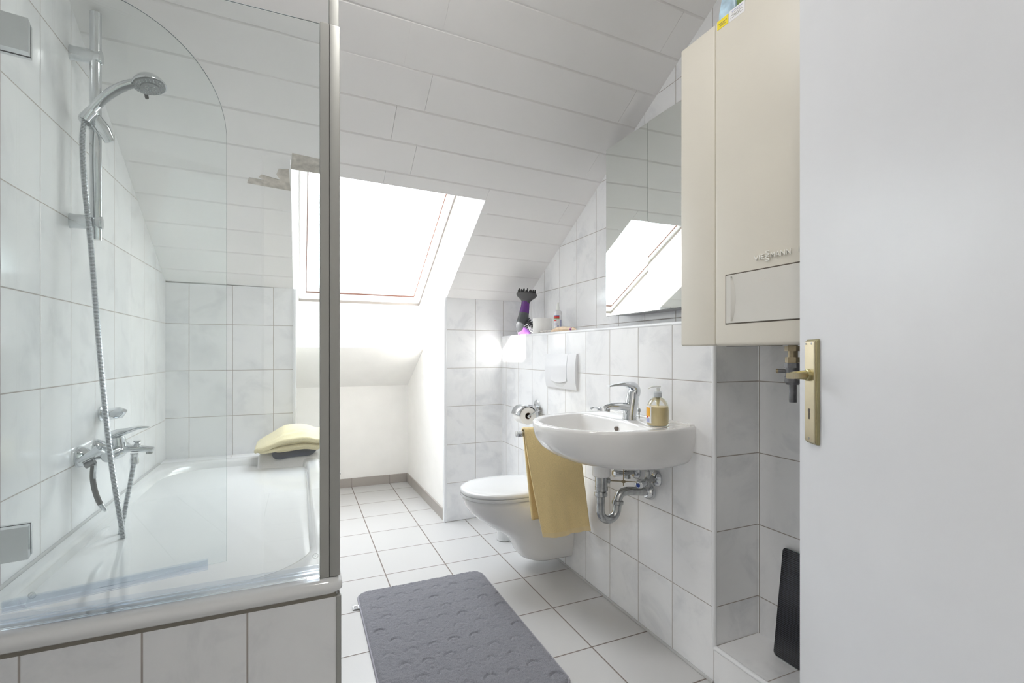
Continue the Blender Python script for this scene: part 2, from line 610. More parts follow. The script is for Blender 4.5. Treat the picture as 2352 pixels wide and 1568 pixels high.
b.loft([[(NX0 - 0.04, SILL_Y, nz(SILL_Y)), (NX1 + 0.04, SILL_Y, nz(SILL_Y)), (NX1 + 0.04, YN + 0.05, 0.805), (NX0 - 0.04, YN + 0.05, 0.805)],
        [(NX0 - 0.04, SILL_Y + 0.03, nz(SILL_Y) + 0.05), (NX1 + 0.04, SILL_Y + 0.03, nz(SILL_Y) + 0.05), (NX1 + 0.04, YN + 0.08, 0.865), (NX0 - 0.04, YN + 0.08, 0.865)]])
struct('ceiling_niche', b, 'plaster', 'sloping plastered soffit under the window')
b = B()
b.box((NX0, YN - 0.011, 0), (NXB, YN, 0.073), 0.001)
struct('baseboard_back', b, 'skirting', 'grey tile skirting along the niche back wall')
b = B()
b.loft([[(NX1 - 0.0105, YB - 0.006, 0), (NX1, YB - 0.006, 0), (NX1, YB - 0.006, 0.073), (NX1 - 0.0105, YB - 0.006, 0.073)],
        [(NXB - 0.0105, YN, 0), (NXB, YN, 0), (NXB, YN, 0.073), (NXB - 0.0105, YN, 0.073)]])
struct('baseboard_right', b, 'skirting', 'grey tile skirting along the niche side wall')

# front wall with the doorway, hall behind the camera
DX0, DX1 = -0.16, 0.665
b = B()
b.box((XL - 0.06, -0.06, 0), (DX0, 0.10, 2.75))
b.box((DX1, -0.06, 0), (XA + 0.06, 0.10, 2.75))
b.box((DX0, -0.06, 2.02), (DX1, 0.10, 2.75))
struct('wall_front', b, 'hall', 'wall with the doorway')
b = B()
b.box((-1.26, -1.7, 0), (-1.2, -0.06, 2.5))
b.box((1.8, -1.7, 0), (1.86, -0.06, 2.5))
b.box((-1.26, -1.76, 0), (1.86, -1.7, 2.5))
b.box((-1.2, -0.061, 0), (XL - 0.06, -0.03, 2.5))
b.box((XA + 0.06, -0.061, 0), (1.8, -0.03, 2.5))
struct('wall_hall', b, 'hall', 'walls of the hall outside the bathroom door')
b = B()
b.box((-1.26, -1.76, 2.5), (1.86, -0.03, 2.56))
struct('ceiling_hall', b, 'hall', 'ceiling of the hall outside the door')

# ------------------------------------------------------------------ sloping plank ceiling with the skylight opening
ROW0, PITCH = 3.012, 0.1432
def cells():
    rows = [YB] + [ROW0 - PITCH * i for i in range(0, 13)]
    for i in range(len(rows) - 1):
        y1, y0 = rows[i], rows[i + 1]
        xs = [XL - 0.02, XU + 0.02]
        if i >= 5:                                     # butt joints: rows alternate
            xs = [XL - 0.02] + ([0.364, 1.348] if i % 2 else [0.478]) + [XU + 0.02]
        for x0, x1 in zip(xs, xs[1:]):
            yield x0, x1, y0, y1


def carve(x0, x1, y0, y1):
    """split a plank around the skylight opening"""
    if y1 <= OPEN_TOP or x1 <= NX0 or x0 >= NX1:
        return [(x0, x1, y0, y1)]
    out = []
    if y0 < OPEN_TOP:
        out.append((max(x0, NX0), min(x1, NX1), y0, OPEN_TOP))
    if x0 < NX0:
        out.append((x0, NX0, y0, y1))
    if x1 > NX1:
        out.append((NX1, x1, y0, y1))
    return out


def plank(q, x0, x1, y0, y1, g=0.0010, ch=0.0062, t=0.012, gx=0.0006):
    lo = [(x0 + gx, y0 + g + ch), (x1 - gx, y0 + g + ch), (x1 - gx, y1 - g), (x0 + gx, y1 - g)]
    hi = [(x0 + gx, y0 + g), (x1 - gx, y0 + g), (x1 - gx, y1 - g), (x0 + gx, y1 - g)]
    q.loft([[(x, y, zc(x, y)) for x, y in lo], [(x, y, zc(x, y) + ch * 0.9) for x, y in hi],
            [(x, y, zc(x, y) + t) for x, y in hi]])


b = B()
for x0, x1, y0, y1 in cells():
    for c_ in carve(x0, x1, y0, y1):
        plank(b, *c_)
# solid backing above the planks, open over the skylight
def back(x0, x1, y0, y1):
    pts = [(x0, y0), (x1, y0), (x1, y1), (x0, y1)]
    b.loft([[(x, y, zc(x, y) + 0.012) for x, y in pts], [(x, y, zc(x, y) + 0.10) for x, y in pts]])
back(XL - 0.06, XU + 0.1, FLAT_Y - 0.1, OPEN_TOP - 0.03)
back(XL - 0.06, NX0 - 0.045, OPEN_TOP, YB + 0.06)
back(NX1 + 0.045, XU + 0.1, OPEN_TOP, YB + 0.06)
struct('ceiling', b, 'plank', 'white plank ceiling sloping down to the knee wall')
b = B()
b.box((XL - 0.06, -0.06, 2.60), (XA + 0.06, FLAT_Y + 0.02, 2.66))
struct('ceiling_flat', b, 'plaster', 'flat white ceiling near the door')

# bare filler patches where planks were trimmed at the skylight
def zpt(x, y, d=0.001):
    return (x, y, zc(x, y) - d)
def patch(poly, name):
    q = B()
    q.loft([[zpt(x, y, 0.0025) for x, y in poly], [zpt(x, y, -0.002) for x, y in poly]])
    return q
pa = [(-0.036, OPEN_TOP - 0.004), (-0.030, OPEN_TOP - 0.075), (0.07, OPEN_TOP - 0.070), (0.13, OPEN_TOP - 0.066), (0.145, OPEN_TOP - 0.035), (0.13, OPEN_TOP - 0.006), (0.05, OPEN_TOP - 0.002)]
struct('trim_8', patch(pa, ''), 'filler', 'bare filler strip along the top of the skylight opening')
pa = [(-0.040, 2.47), (-0.215, 2.462), (-0.205, 2.435), (-0.145, 2.437), (-0.168, 2.425), (-0.155, 2.412), (-0.08, 2.425), (-0.095, 2.40), (-0.085, 2.372), (-0.045, 2.366)]
struct('trim_9', patch(pa, ''), 'filler', 'jagged bare filler patch left of the skylight')

# ------------------------------------------------------------------ skylight
NRM = Vector((0, 0.498, 0.867))
def rp(x, y, off):                                     # a point "off" metres (vertical) above the roof plane
    return Vector((x, y, nz(y) + off))
OFF = 0.42
WB, WT = 3.857, 2.67                                   # bottom and top of the window in its own plane
b = B()
def reveal(p, q, r, s_, n_):
    A_ = [Vector(v) for v in (p, q, r, s_)]
    n_ = Vector(n_)
    b.loft([A_, [v + n_ for v in A_]])
T0, T1 = Vector((NX0, OPEN_TOP, zc(NX0, OPEN_TOP))), Vector((NX1, OPEN_TOP, zc(NX1, OPEN_TOP)))
reveal((NX1, SILL_Y, nz(SILL_Y)), rp(NX1, WB, OFF), rp(NX1, WT, OFF), T1, (0.04, 0, 0))
reveal((NX0, SILL_Y, nz(SILL_Y)), rp(NX0, WB, OFF), rp(NX0, WT, OFF), T0, (-0.04, 0, 0))
reveal((NX0, SILL_Y, nz(SILL_Y)), (NX1, SILL_Y, nz(SILL_Y)), rp(NX1, WB, OFF), rp(NX0, WB, OFF), (0, 0.04, 0.0))
reveal(T0, T1, rp(NX1, WT, OFF), rp(NX0, WT, OFF), (0, -0.02, 0.04))
struct('wall_skylight', b, 'reveal', 'white reveals of the skylight shaft')

# the triangular gap between niche side walls and the ceiling line is closed by the same reveals
win = B()
def bar(q, x0, x1, y0, y1, o0, o1):
    pts = [(x0, y0), (x1, y0), (x1, y1), (x0, y1)]
    q.loft([[rp(x, y, o0) for x, y in pts], [rp(x, y, o1) for x, y in pts]])
def frame(q, x0, x1, y0, y1, wl, wr, wb, wt, o0, o1):
    bar(q, x0, x0 + wl, y0, y1, o0, o1)
    bar(q, x1 - wr, x1, y0, y1, o0, o1)
    bar(q, x0 + wl, x1 - wr, y1 - wb, y1, o0, o1)
    bar(q, x0 + wl, x1 - wr, y0, y0 + wt, o0, o1)
frame(win, NX0 - 0.03, NX1 + 0.03, WT - 0.03, WB + 0.03, 0.058, 0.042, 0.048, 0.05, OFF, OFF + 0.05)
w1 = struct('window_1', win, 'window_frame', 'bright skylight with white frame in the sloping ceiling')
sash = B()
frame(sash, NX0 + 0.030, NX1 - 0.014, WT + 0.02, WB - 0.020, 0.046, 0.056, 0.070, 0.05, OFF + 0.022, OFF + 0.056)
obj('sash', sash, 'window_frame', w1, smooth=0)
g = B()
frame(g, NX0 + 0.0745, NX1 - 0.0685, WT + 0.066, WB - 0.0885, 0.0055, 0.0055, 0.0055, 0.0055, OFF + 0.0205, OFF + 0.027)
obj('gasket', g, 'gasket', w1, smooth=0, label='thin brown gasket around the glass')
g = B()
frame(g, NX0 + 0.0285, NX1 - 0.0125, WT + 0.018, WB - 0.0185, 0.0016, 0.0016, 0.0016, 0.0016, OFF + 0.004, OFF + 0.03)  # grey strips stand in for the shadow gap between sash and frame
obj('sash_gap_shade', g, plain('sash_gap_shade_grey', (0.30, 0.27, 0.25), 0.6), w1, smooth=0, label='thin grey strip painted as the shadow gap around the sash')
g = B()
bar(g, NX0 + 0.07, NX1 - 0.06, WT + 0.06, WB - 0.08, OFF + 0.048, OFF + 0.052)
obj('glazing', g, 'window_glass', w1, smooth=0)
g = B()                                                # roof around the window, seen from nowhere but keeps stray light out
bar(g, -1.0, NX0 - 0.02, WT - 0.4, WB + 0.5, OFF - 0.02, OFF + 0.02)
bar(g, NX1 + 0.02, 1.9, WT - 0.4, WB + 0.5, OFF - 0.02, OFF + 0.02)
bar(g, NX0 - 0.02, NX1 + 0.02, WB + 0.02, WB + 0.5, OFF - 0.02, OFF + 0.02)
bar(g, NX0 - 0.02, NX1 + 0.02, WT - 0.4, WT - 0.02, OFF - 0.02, OFF + 0.02)
struct('roof', g, 'filler', 'roof skin around the skylight')

# daylight portal in the skylight plane
pl = bpy.data.lights.new('daylight_portal', 'AREA')
pl.shape = 'RECTANGLE'
pl.size = NX1 - NX0
pl.size_y = (WB - WT) / 0.867
pl.cycles.is_portal = True
po = bpy.data.objects.new('daylight_portal', pl)
COL.objects.link(po)
po.location = rp((NX0 + NX1) / 2, (WB + WT) / 2, OFF + 0.10)
po.rotation_euler = (-NRM).to_track_quat('-Z', 'Y').to_euler()

# flush lamp added on the bathroom ceiling for soft fill, out of view
cl = thing('ceiling_fill_lamp', 'flat round white fill lamp added on the bathroom ceiling, out of view', 'lamp', (0.26, 1.14, 2.60))
q = B()
q.lathe([(0.16, 2.60), (0.16, 2.575), (0.15, 2.57)], (0.26, 1.14, 0))
obj('fill_lamp_base', q, 'plastic', cl)
q = B()
q.lathe([(0.15, 2.57), (0.13, 2.555), (0.07, 2.548), (0.01, 2.546)], (0.26, 1.14, 0))
obj('fill_lamp_shade', q, 'glow', cl)
bl = bpy.data.lights.new('bathroom_fill_light', 'AREA')
bl.shape = 'DISK'
bl.size = 0.28
bl.energy = 3.1
bl.color = (1.0, 0.985, 0.96)
bo = bpy.data.objects.new('bathroom_fill_light', bl)
COL.objects.link(bo)
bo.location = (0.26, 1.14, 2.54)

# fill lamp added in the hall, unseen behind the camera
hl = thing('hall_fill_lamp', 'round white fill lamp added in the hall behind the camera', 'lamp', (-0.70, -1.0, 2.5))
q = B()
q.lathe([(0.17, 2.5), (0.17, 2.485), (0.15, 2.48)], (-0.70, -1.0, 0))
obj('fill_lamp_base', q, 'plastic', hl)
q = B()
q.lathe([(0.15, 2.48), (0.145, 2.45), (0.11, 2.42), (0.05, 2.405), (0.01, 2.402)], (-0.70, -1.0, 0))
obj('fill_lamp_shade', q, 'glow', hl)
ld = bpy.data.lights.new('hall_fill_light', 'AREA')
ld.shape = 'DISK'
ld.size = 0.3
ld.energy = 5.0
ld.color = (1.0, 0.965, 0.92)
lo_ = bpy.data.objects.new('hall_fill_light', ld)
COL.objects.link(lo_)
lo_.location = (-0.70, -1.0, 2.395)

# ================================================================== bathtub
TUBT = 0.553
TX0, TX1, TY0, TY1 = XL + 0.001, 0.098, 1.262, 2.977
tub = thing('bathtub', 'white built-in bathtub behind the glass shower screen', 'bathtub', ((TX0 + TX1) / 2, (TY0 + TY1) / 2, 0))
def rr(x0, x1, y0, y1, r, z):
    return [(x, y, z) for x, y in rounded(x0, x1, y0, y1, r, 12, 14)]
def oring(i, z, r=0.03):
    return rr(TX0 + min(i, 0.012), TX1 - i, TY0 + i, TY1 - min(i, 0.012), r, z)
def iring(l, r_, f, bk, rad, z):
    return rr(TX0 + l, TX1 - r_, TY0 + f, TY1 - bk, rad, z)
rings = [oring(0.012, 0.521), oring(0.004, 0.5225), oring(0.0, 0.527), oring(0.0, 0.537), oring(0.003, 0.544), oring(0.009, 0.5505),
         oring(0.018, 0.553), oring(0.03, 0.5535),
         iring(0.034, 0.052, 0.082, 0.050, 0.20, 0.5535), iring(0.040, 0.060, 0.090, 0.058, 0.20, 0.551), iring(0.046, 0.066, 0.096, 0.066, 0.20, 0.543),
         iring(0.052, 0.071, 0.102, 0.078, 0.205, 0.525), iring(0.066, 0.082, 0.116, 0.118, 0.21, 0.45), iring(0.084, 0.098, 0.134, 0.19, 0.215, 0.35),
         iring(0.106, 0.118, 0.158, 0.285, 0.21, 0.25), iring(0.128, 0.138, 0.186, 0.36, 0.20, 0.185), iring(0.160, 0.166, 0.225, 0.44, 0.17, 0.152),
         iring(0.20, 0.20, 0.29, 0.54, 0.13, 0.143), iring(0.30, 0.30, 0.5, 0.75, 0.06, 0.140)]
b = B()
b.loft(rings)
basin = obj('basin', b, 'acrylic', tub, smooth=50)
# moulded arm rest on the inner wall side
b = B()
def wallx(z):
    for (z0, x0), (z1, x1) in zip([(0.553, 0.034), (0.543, 0.046), (0.525, 0.052), (0.45, 0.066), (0.35, 0.084)], [(0.543, 0.046), (0.525, 0.052), (0.45, 0.066), (0.35, 0.084), (0.25, 0.106)]):
        if z >= z1:
            return TX0 + x0 + (x1 - x0) * (z0 - z) / (z0 - z1)
    return TX0 + 0.1
path_ = [(1.755, 0.418), (1.715, 0.440), (1.722, 0.470), (1.770, 0.490), (1.845, 0.501), (1.965, 0.510), (2.065, 0.503), (2.108, 0.475), (2.112, 0.440), (2.080, 0.412), (2.010, 0.405)]
pts = spline([(wallx(z) + 0.001, y, z) for y, z in path_], 6)
b.tube(pts, [0.004 + 0.014 * math.sin(PI * (i + 0.6) / (len(pts) + 0.2)) ** 0.6 for i in range(len(pts))], 14)
path_ = [(1.765, 0.430), (1.790, 0.452), (1.880, 0.470), (1.990, 0.478)]
pts = spline([(wallx(z) + 0.001, y, z) for y, z in path_], 6)
b.tube(pts, [0.003 + 0.009 * math.sin(PI * (i + 0.6) / (len(pts) + 0.2)) for i in range(len(pts))], 12)
obj('arm_rest', b, 'acrylic', tub, smooth=60)
b = B()
b.lathe([(0.03, 0.142), (0.03, 0.146), (0.024, 0.149), (0.0, 0.149)][:3], (-0.28, 1.72, 0))
obj('drain', b, 'chrome', tub)
# tiled front panel of the tub
b = B()
b.box((XL, 1.271, 0), (TX1 - 0.006, 1.31, 0.5125))
b.box((TX1 - 0.04, 1.3105, 0), (TX1 - 0.006, YB, 0.512))
struct('wall_tub_front', b, 'tile_apron', 'marbled tile panel below the tub rim')
b = B()
b.box((TX1 - 0.0165, 1.2675, 0), (TX1 - 0.004, 1.282, 0.514), 0.003)
struct('trim_10', b, 'satin', 'grey corner strip of the tub panel')
b = B()
b.box((XL, 1.2695, 0.5118), (TX1 - 0.017, 1.30, 0.5235))
struct('trim_11', b, plain('dark_joint', (0.22, 0.20, 0.17), 0.7), 'dark joint under the tub rim')
b = B()
b.box((XL, TY1 - 0.012, 0.50), (0.10, YB, 0.546), 0.002)
struct('trim_12', b, tile_mat('tile_tub_ledge', 'X', -0.5481, 0.2046, 'Y', 2.70, 0.6), 'narrow white tiled ledge at the foot of the tub')
b = B()
b.cyl((XL + 0.003, TY0, 0.5515), (XL + 0.003, TY1, 0.5495), 0.006, seg=8)
struct('trim_13', b, 'silicone', 'silicone joint between tub and left wall', smooth=35)

# ================================================================== glass screen
GY = 1.298
scr = thing('shower_screen', 'fixed clear glass shower screen with grey metal profile on the tub rim', 'shower screen', (-0.3, GY, TUBT))
b = B()
b.box((XL + 0.004, GY - 0.003, TUBT + 0.003), (0.052, GY + 0.003, 1.928))
obj('glass_pane', b, 'glass', scr, smooth=0)
b = B()                                                # ground edges that catch the light
b.box((XL + 0.004, GY - 0.0012, 1.9279), (0.045, GY + 0.0012, 1.9286))
obj('glass_edge', b, 'glass_edge', scr, smooth=0)
b = B()
b.box((XL + 0.004, GY + 0.0034, TUBT + 0.004), (0.044, GY + 0.0062, TUBT + 0.031))
b.box((XL + 0.004, GY + 0.0062, TUBT + 0.010), (0.044, GY + 0.0150, TUBT + 0.0125))
b.box((XL + 0.004, GY + 0.0062, TUBT + 0.018), (0.044, GY + 0.0092, TUBT + 0.020))
obj('bottom_seal', b, 'seal', scr, smooth=0, label='clear sealing strip along the bottom edge')
b = B()
b.box((0.0455, GY - 0.011, TUBT + 0.001), (0.0668, GY + 0.016, 1.9275), 0.0006, 1)
b.box((0.0672, GY - 0.011, TUBT + 0.001), (0.0920, GY + 0.016, 1.9275), 0.003, 2)
prof = obj('wall_profile', b, 'satin', scr, smooth=30)
b = B()
b.box((0.0668, GY - 0.008, TUBT + 0.002), (0.0895, GY + 0.0145, zroof(0.08, GY + 0.015) - 0.003), 0.002, 2)
obj('post', b, 'satin', scr, smooth=30)
b = B()
b.lathe([(0.003, 0.0925), (0.003, 0.094), (0.002, 0.0945)], (0, GY + 0.004, 0.806), 'X', 12)
obj('screw', b, 'worn_chrome', scr)
def etched(name, cx, cz, y, parent, r=0.0065):
    q = B()
    n = 24
    for rad, w in ((r, 0.00035), (r * 0.72, 0.00022)):
        q.loft([[(cx + (rad + d * w) * math.cos(2 * PI * i / n), y - 0.0001 * e, cz + (rad + d * w) * math.sin(2 * PI * i / n)) for i in range(n)]
                for d, e in ((-1, 0), (1, 0), (1, 1), (-1, 1), (-1, 0))], False, False)
    for a in range(3):
        c_, s_ = math.cos(a * PI / 3 + 0.3), math.sin(a * PI / 3 + 0.3)
        q.cyl((cx - c_ * r * 0.6, y - 0.00005, cz - s_ * r * 0.6), (cx + c_ * r * 0.6, y - 0.00005, cz + s_ * r * 0.6), 0.00022, seg=6)
    return obj(name, q, 'mark', parent)
etched('etched_mark', 0.0352, 0.609, GY - 0.0031, scr)

# swinging pane with the rounded top corner, hinged at the left wall and turned a little into the tub
sw = thing('glass_door', 'swinging clear glass pane with rounded top corner and square chrome hinges', 'shower door', (-0.645, 1.312, TUBT))
ang = math.atan(0.205)
DV, NV = Vector((math.cos(ang), math.sin(ang), 0)), Vector((-math.sin(ang), math.cos(ang), 0))
H0 = Vector((-0.645, 1.318, 0))
LEN, ZT, RC, ZB = 0.485, 1.924, 0.272, 0.585
def sp(s_, z, d=0.0):
    return H0 + DV * s_ + NV * d + Vector((0, 0, z))
outl = [(0.012, ZB), (LEN, ZB)]
outl += [(LEN - RC + RC * math.cos(a), ZT - RC + RC * math.sin(a)) for a in [PI / 2 * i / 28 for i in range(29)]]
outl += [(0.012, ZT)]
b = B()
b.loft([[sp(s_, z, -0.003) for s_, z in outl], [sp(s_, z, 0.003) for s_, z in outl]])
obj('glass_pane', b, 'glass', sw, smooth=0)
b = B()
edge = outl[1:]
def e_in(p, d):
    # small step towards the pane's inside
    c_ = Vector((LEN * 0.4 - p[0], 1.2 - p[1])).normalized() * d
    return (p[0] + c_.x, p[1] + c_.y)
b.loft([[sp(*e_in(p, -0.0004), -0.0012), sp(*e_in(p, -0.0004), 0.0012), sp(*e_in(p, 0.0004), 0.0012), sp(*e_in(p, 0.0004), -0.0012)] for p in edge])
obj('glass_edge', b, M['glass_edge'], sw, smooth=0)
b = B()
sb = lambda a0, a1, z0, z1, d0, d1: b.loft([[sp(a0, z0, d0), sp(a1, z0, d0), sp(a1, z0, d1), sp(a0, z0, d1)], [sp(a0, z1, d0), sp(a1, z1, d0), sp(a1, z1, d1), sp(a0, z1, d1)]])
sb(0.085, 0.445, ZB - 0.010, ZB + 0.014, -0.006, -0.0034)
sb(0.085, 0.445, ZB - 0.010, ZB + 0.014, 0.0034, 0.006)
obj('bottom_seal', b, 'seal', sw, smooth=0, label='clear sealing strip along the bottom edge')
for z0, z1 in ((0.684, 0.752), (1.732, 1.802)):
    b = B()
    for i, (m_, d) in enumerate(((0.0, 0.024), (0.004, 0.020), (0.008, 0.016), (0.002, 0.011))):
        e = 0.0015 * i
        sb(0.012, 0.124 - m_ + 0.004, z0 + m_ * 0.5, z1 - m_ * 0.5, -d, -0.0032)
    sb(0.012, 0.128, z0, z1, 0.0032, 0.014)
    hg = obj('hinge', b, 'chrome', sw, smooth=0)
    b = B()
    b.cyl(sp(0.006, z0 - 0.004, -0.012), sp(0.006, z1 + 0.004, -0.012), 0.008)
    obj('hinge_pin', b, 'worn_chrome', hg)
etched('etched_mark', -0.517, 0.600, 1.3425, sw)

# ================================================================== shower rail, hand shower, hose
RX, RY = -0.592, 1.935
rail = thing('shower_rail', 'vertical chrome shower rail on the left wall with two brackets and slider', 'shower rail', (RX, RY, 1.47))
b = B()
b.tube([(RX, RY, 1.468), (RX, RY, 2.186)], [(0.0100, 0.0155)] * 2, 28, up=(1, 0, 0))
obj('rail', b, 'chrome', rail)
for z in (1.522, 2.045):
    b = B()
    up = (0, 0, 1)
    b.tube([(XL, RY, z), (XL + 0.01, RY, z), (-0.580, RY, z), (-0.574, RY, z)], [(0.013, 0.024), (0.0125, 0.0225), (0.0125, 0.0225), (0.0115, 0.0205)], 28, up=up)
    br = obj('bracket', b, 'chrome', rail, smooth=40)
b = B()
b.tube([(-0.603, RY - 0.026, 1.838), (-0.603, RY + 0.016, 1.838)], 0.024, 28)
b.tube([(-0.590, RY - 0.022, 1.846), (-0.566, RY - 0.020, 1.812), (-0.550, RY - 0.018, 1.778)], [(0.020, 0.010), (0.020, 0.007), (0.014, 0.004)], 20, up=(0, 1, 0))
sl = obj('slider', b, 'chrome', rail)

hs = thing('hand_shower', 'chrome hand shower with round grey nozzle head held on the rail', 'shower head', (-0.60, 1.895, 1.84))
YH = 1.893
path = spline([(-0.5985, YH, 1.840), (-0.581, YH, 1.870), (-0.550, YH, 1.913), (-0.515, YH, 1.946), (-0.481, YH, 1.967), (-0.450, YH, 1.978)], 8)
n = len(path)
b = B()
b.tube(path, [(0.0125 + 0.006 * math.sin(PI * min(1, i / n * 1.1)), 0.0105 + 0.003 * math.sin(PI * i / n)) for i in range(n)], 20, up=(0, 0, 1))
obj('handle', b, 'chrome', hs)
b = B()
gp = path[10:34]
b.tube([Vector(p) + Vector((0.006, -0.006, -0.0085)) for p in gp], [(0.011 * math.sin(PI * (i + 1) / (len(gp) + 1)) ** 0.5, 0.0055) for i in range(len(gp))], 14, up=(0, 0, 1))
obj('grip', b, 'grey_rubber', hs, label='matt grey grip under the handle')
b = B()
b.cyl((-0.6065, YH, 1.8265), (-0.588, YH, 1.859), 0.0155, 0.0148)
obj('collar', b, 'chrome', hs)
# head: axis tilted
ha = Vector((0.20, -0.14, -0.96)).normalized()
e1 = Vector((1, 0, 0.2)).normalized()
e1 = (e1 - ha * e1.dot(ha)).normalized()
e2 = ha.cross(e1)
hc = Vector((-0.4435, YH, 1.974))
fr = (e1, e2, ha)
b = B()
b.lathe([(0.004, -0.030), (0.016, -0.028), (0.030, -0.019), (0.041, -0.007), (0.0465, 0.003), (0.0475, 0.007), (0.0465, 0.010), (0.043, 0.0095)], hc, fr, 40)
obj('head', b, 'chrome', hs)
b = B()
b.lathe([(0.043, 0.0095), (0.0425, 0.0125), (0.026, 0.0132), (0.025, 0.0165), (0.022, 0.0175), (0.003, 0.0165)], hc, fr, 40)
fp = obj('nozzle_plate', b, 'grey_rubber', hs)
b = B()
for rad, cnt in ((0.038, 24), (0.031, 20), (0.016, 12), (0.008, 7)):
    for i in range(cnt):
        a = 2 * PI * i / cnt
        p = hc + e1 * (rad * math.cos(a)) + e2 * (rad * math.sin(a)) + ha * (0.0125 if rad > 0.03 else 0.0165)
        b.cyl(p, p + ha * 0.0030, 0.0016, 0.0010, seg=6)
ob = obj('nozzles', b, 'nozzle', fp)
ob['kind'] = 'stuff'
b = B()
p = hc - e1 * 0.020 + e2 * 0.042 * (-1 if e2.y < 0 else 1) + ha * 0.008
b.tube([p, p + ha * 0.014, p + ha * 0.017], [(0.0055, 0.0035), (0.0055, 0.0035), (0.004, 0.0025)], 12)
obj('spray_lever', b, 'dark_grip', hs)

YHo = 1.900
hp = [(-0.6065, YHo - 0.006, 1.828), (-0.6135, YHo, 1.757), (-0.6075, YHo, 1.621), (-0.5935, YHo, 1.448), (-0.574, YHo, 1.152), (-0.5555, YHo, 0.907), (-0.5395, YHo, 0.743),
      (-0.523, YHo + 0.005, 0.604), (-0.515, YHo + 0.012, 0.515), (-0.519, YHo + 0.024, 0.474), (-0.531, YHo + 0.040, 0.470), (-0.537, YHo + 0.056, 0.500), (-0.533, YHo + 0.09, 0.580), (-0.527, YHo + 0.13, 0.672), (-0.525, 2.062, 0.738)]
dense = spline(hp, 40)
# even spacing with fine ridges
acc, pts, rad, L = 0.0, [], [], 0.0
step = 0.0011
prev = Vector(dense[0])
pts.append(prev)
for q in dense[1:]:
    q = Vector(q)
    while (q - prev).length >= step:
        prev = prev + (q - prev).normalized() * step
        pts.append(prev.copy())
for i in range(len(pts)):
    rad.append((0.0076, 0.0058, 0.0076, 0.0082)[i % 4])
b = B()
b.tube(pts, rad, 10)
hose = obj('shower_hose', b, plain('hose_metal', (0.46, 0.48, 0.50), 0.2, 0.95), None, smooth=25)
hose['label'] = 'ribbed metal shower hose hanging in a loop into the tub'
hose['category'] = 'hose'

# ================================================================== bath mixer
mx = thing('bath_mixer', 'chrome single-lever bath mixer on the left wall above the tub', 'faucet', (XL, 2.07, 0.77))
for y in (1.998, 2.142):
    b = B()
    b.lathe([(0.034, XL), (0.034, XL + 0.006), (0.027, XL + 0.022), (0.017, XL + 0.034), (0.013, XL + 0.05), (0.013, XL + 0.075)], (0, y, 0.775), 'X', 32)
    obj('wall_rosette', b, 'chrome', mx)
b = B()
b.tube([(-0.575, 1.985, 0.772), (-0.575, 2.03, 0.772), (-0.572, 2.07, 0.775), (-0.575, 2.11, 0.772), (-0.575, 2.155, 0.772)], [0.019, 0.021, 0.025, 0.021, 0.019], 24)
b.tube([(-0.572, 2.07, 0.770), (-0.572, 2.07, 0.80), (-0.574, 2.07, 0.822)], [0.026, 0.024, 0.021], 24)
obj('body', b, 'chrome', mx, smooth=60)
b = B()
b.tube(spline([(-0.572, 2.07, 0.776), (-0.545, 2.07, 0.781), (-0.510, 2.07, 0.778), (-0.472, 2.07, 0.772)], 6), [(0.022 - 0.008 * i / 18, 0.016 - 0.007 * i / 18) for i in range(19)], 20, up=(0, 0, 1))
sp_ = obj('spout', b, 'chrome', mx, smooth=60)
b = B()
b.cyl((-0.484, 2.07, 0.770), (-0.484, 2.07, 0.759), 0.010)
obj('aerator', b, 'worn_chrome', sp_)
b = B()
b.lathe([(0.009, 0.785), (0.010, 0.797), (0.0075, 0.800), (0.011, 0.803), (0.011, 0.807)], (-0.518, 2.07, 0))
obj('diverter_knob', b, 'chrome', mx)
b = B()
b.lathe([(0.0115, 0.765), (0.0115, 0.755), (0.0105, 0.752), (0.0125, 0.745), (0.0125, 0.728), (0.009, 0.725)], (-0.525, 2.065, 0))
obj('hose_outlet', b, 'chrome', mx)
b = B()
b.tube(spline([(-0.592, 2.07, 0.826), (-0.570, 2.07, 0.836), (-0.545, 2.07, 0.842), (-0.515, 2.07, 0.851), (-0.486, 2.07, 0.851)], 6), [(0.023 - 0.012 * i / 24, 0.018 - 0.0155 * i / 24) for i in range(25)], 20, up=(0, 0, 1))
obj('lever', b, 'chrome', mx, smooth=60)

gripth = thing('hand_spray', 'small chrome hand spray with dark curved grip hooked beside the bath mixer', 'hand shower', (-0.61, 1.95, 0.75))
b = B()
b.tube(spline([(-0.640, 1.955, 0.768), (-0.622, 1.955, 0.779), (-0.600, 1.955, 0.792), (-0.585, 1.955, 0.803)], 5), [(0.010 + 0.007 * i / 15, 0.007 + 0.011 * i / 15) for i in range(16)], 16, up=(0, 0, 1))
obj('spray_head', b, 'chrome', gripth)
b = B()
b.cyl((-0.626, 1.962, 0.752), (-0.602, 1.962, 0.764), 0.0105, 0.0095)
obj('holder', b, 'valve', gripth)
pth = spline([(-0.604, 1.957, 0.752), (-0.606, 1.957, 0.715), (-0.600, 1.957, 0.670), (-0.588, 1.957, 0.630), (-0.572, 1.957, 0.603)], 7)
n = len(pth)
b = B()
b.tube(pth[:23], [(0.0075, 0.0085)] * 23, 14)
obj('grip', b, 'dark_grip', gripth, label='dark brown grip')
b = B()
b.tube(pth[22:], [(0.0082 - 0.0035 * i / 7, 0.0085 - 0.004 * i / 7) for i in range(len(pth[22:]))], 14)
obj('grip_end', b, 'chrome', gripth)
b = B()
b.tube([Vector(p) + Vector((0.006, -0.004, 0.002)) for p in pth[:9]], [(0.004, 0.005)] * 9, 10)
obj('handle_clip', b, 'chrome', gripth)

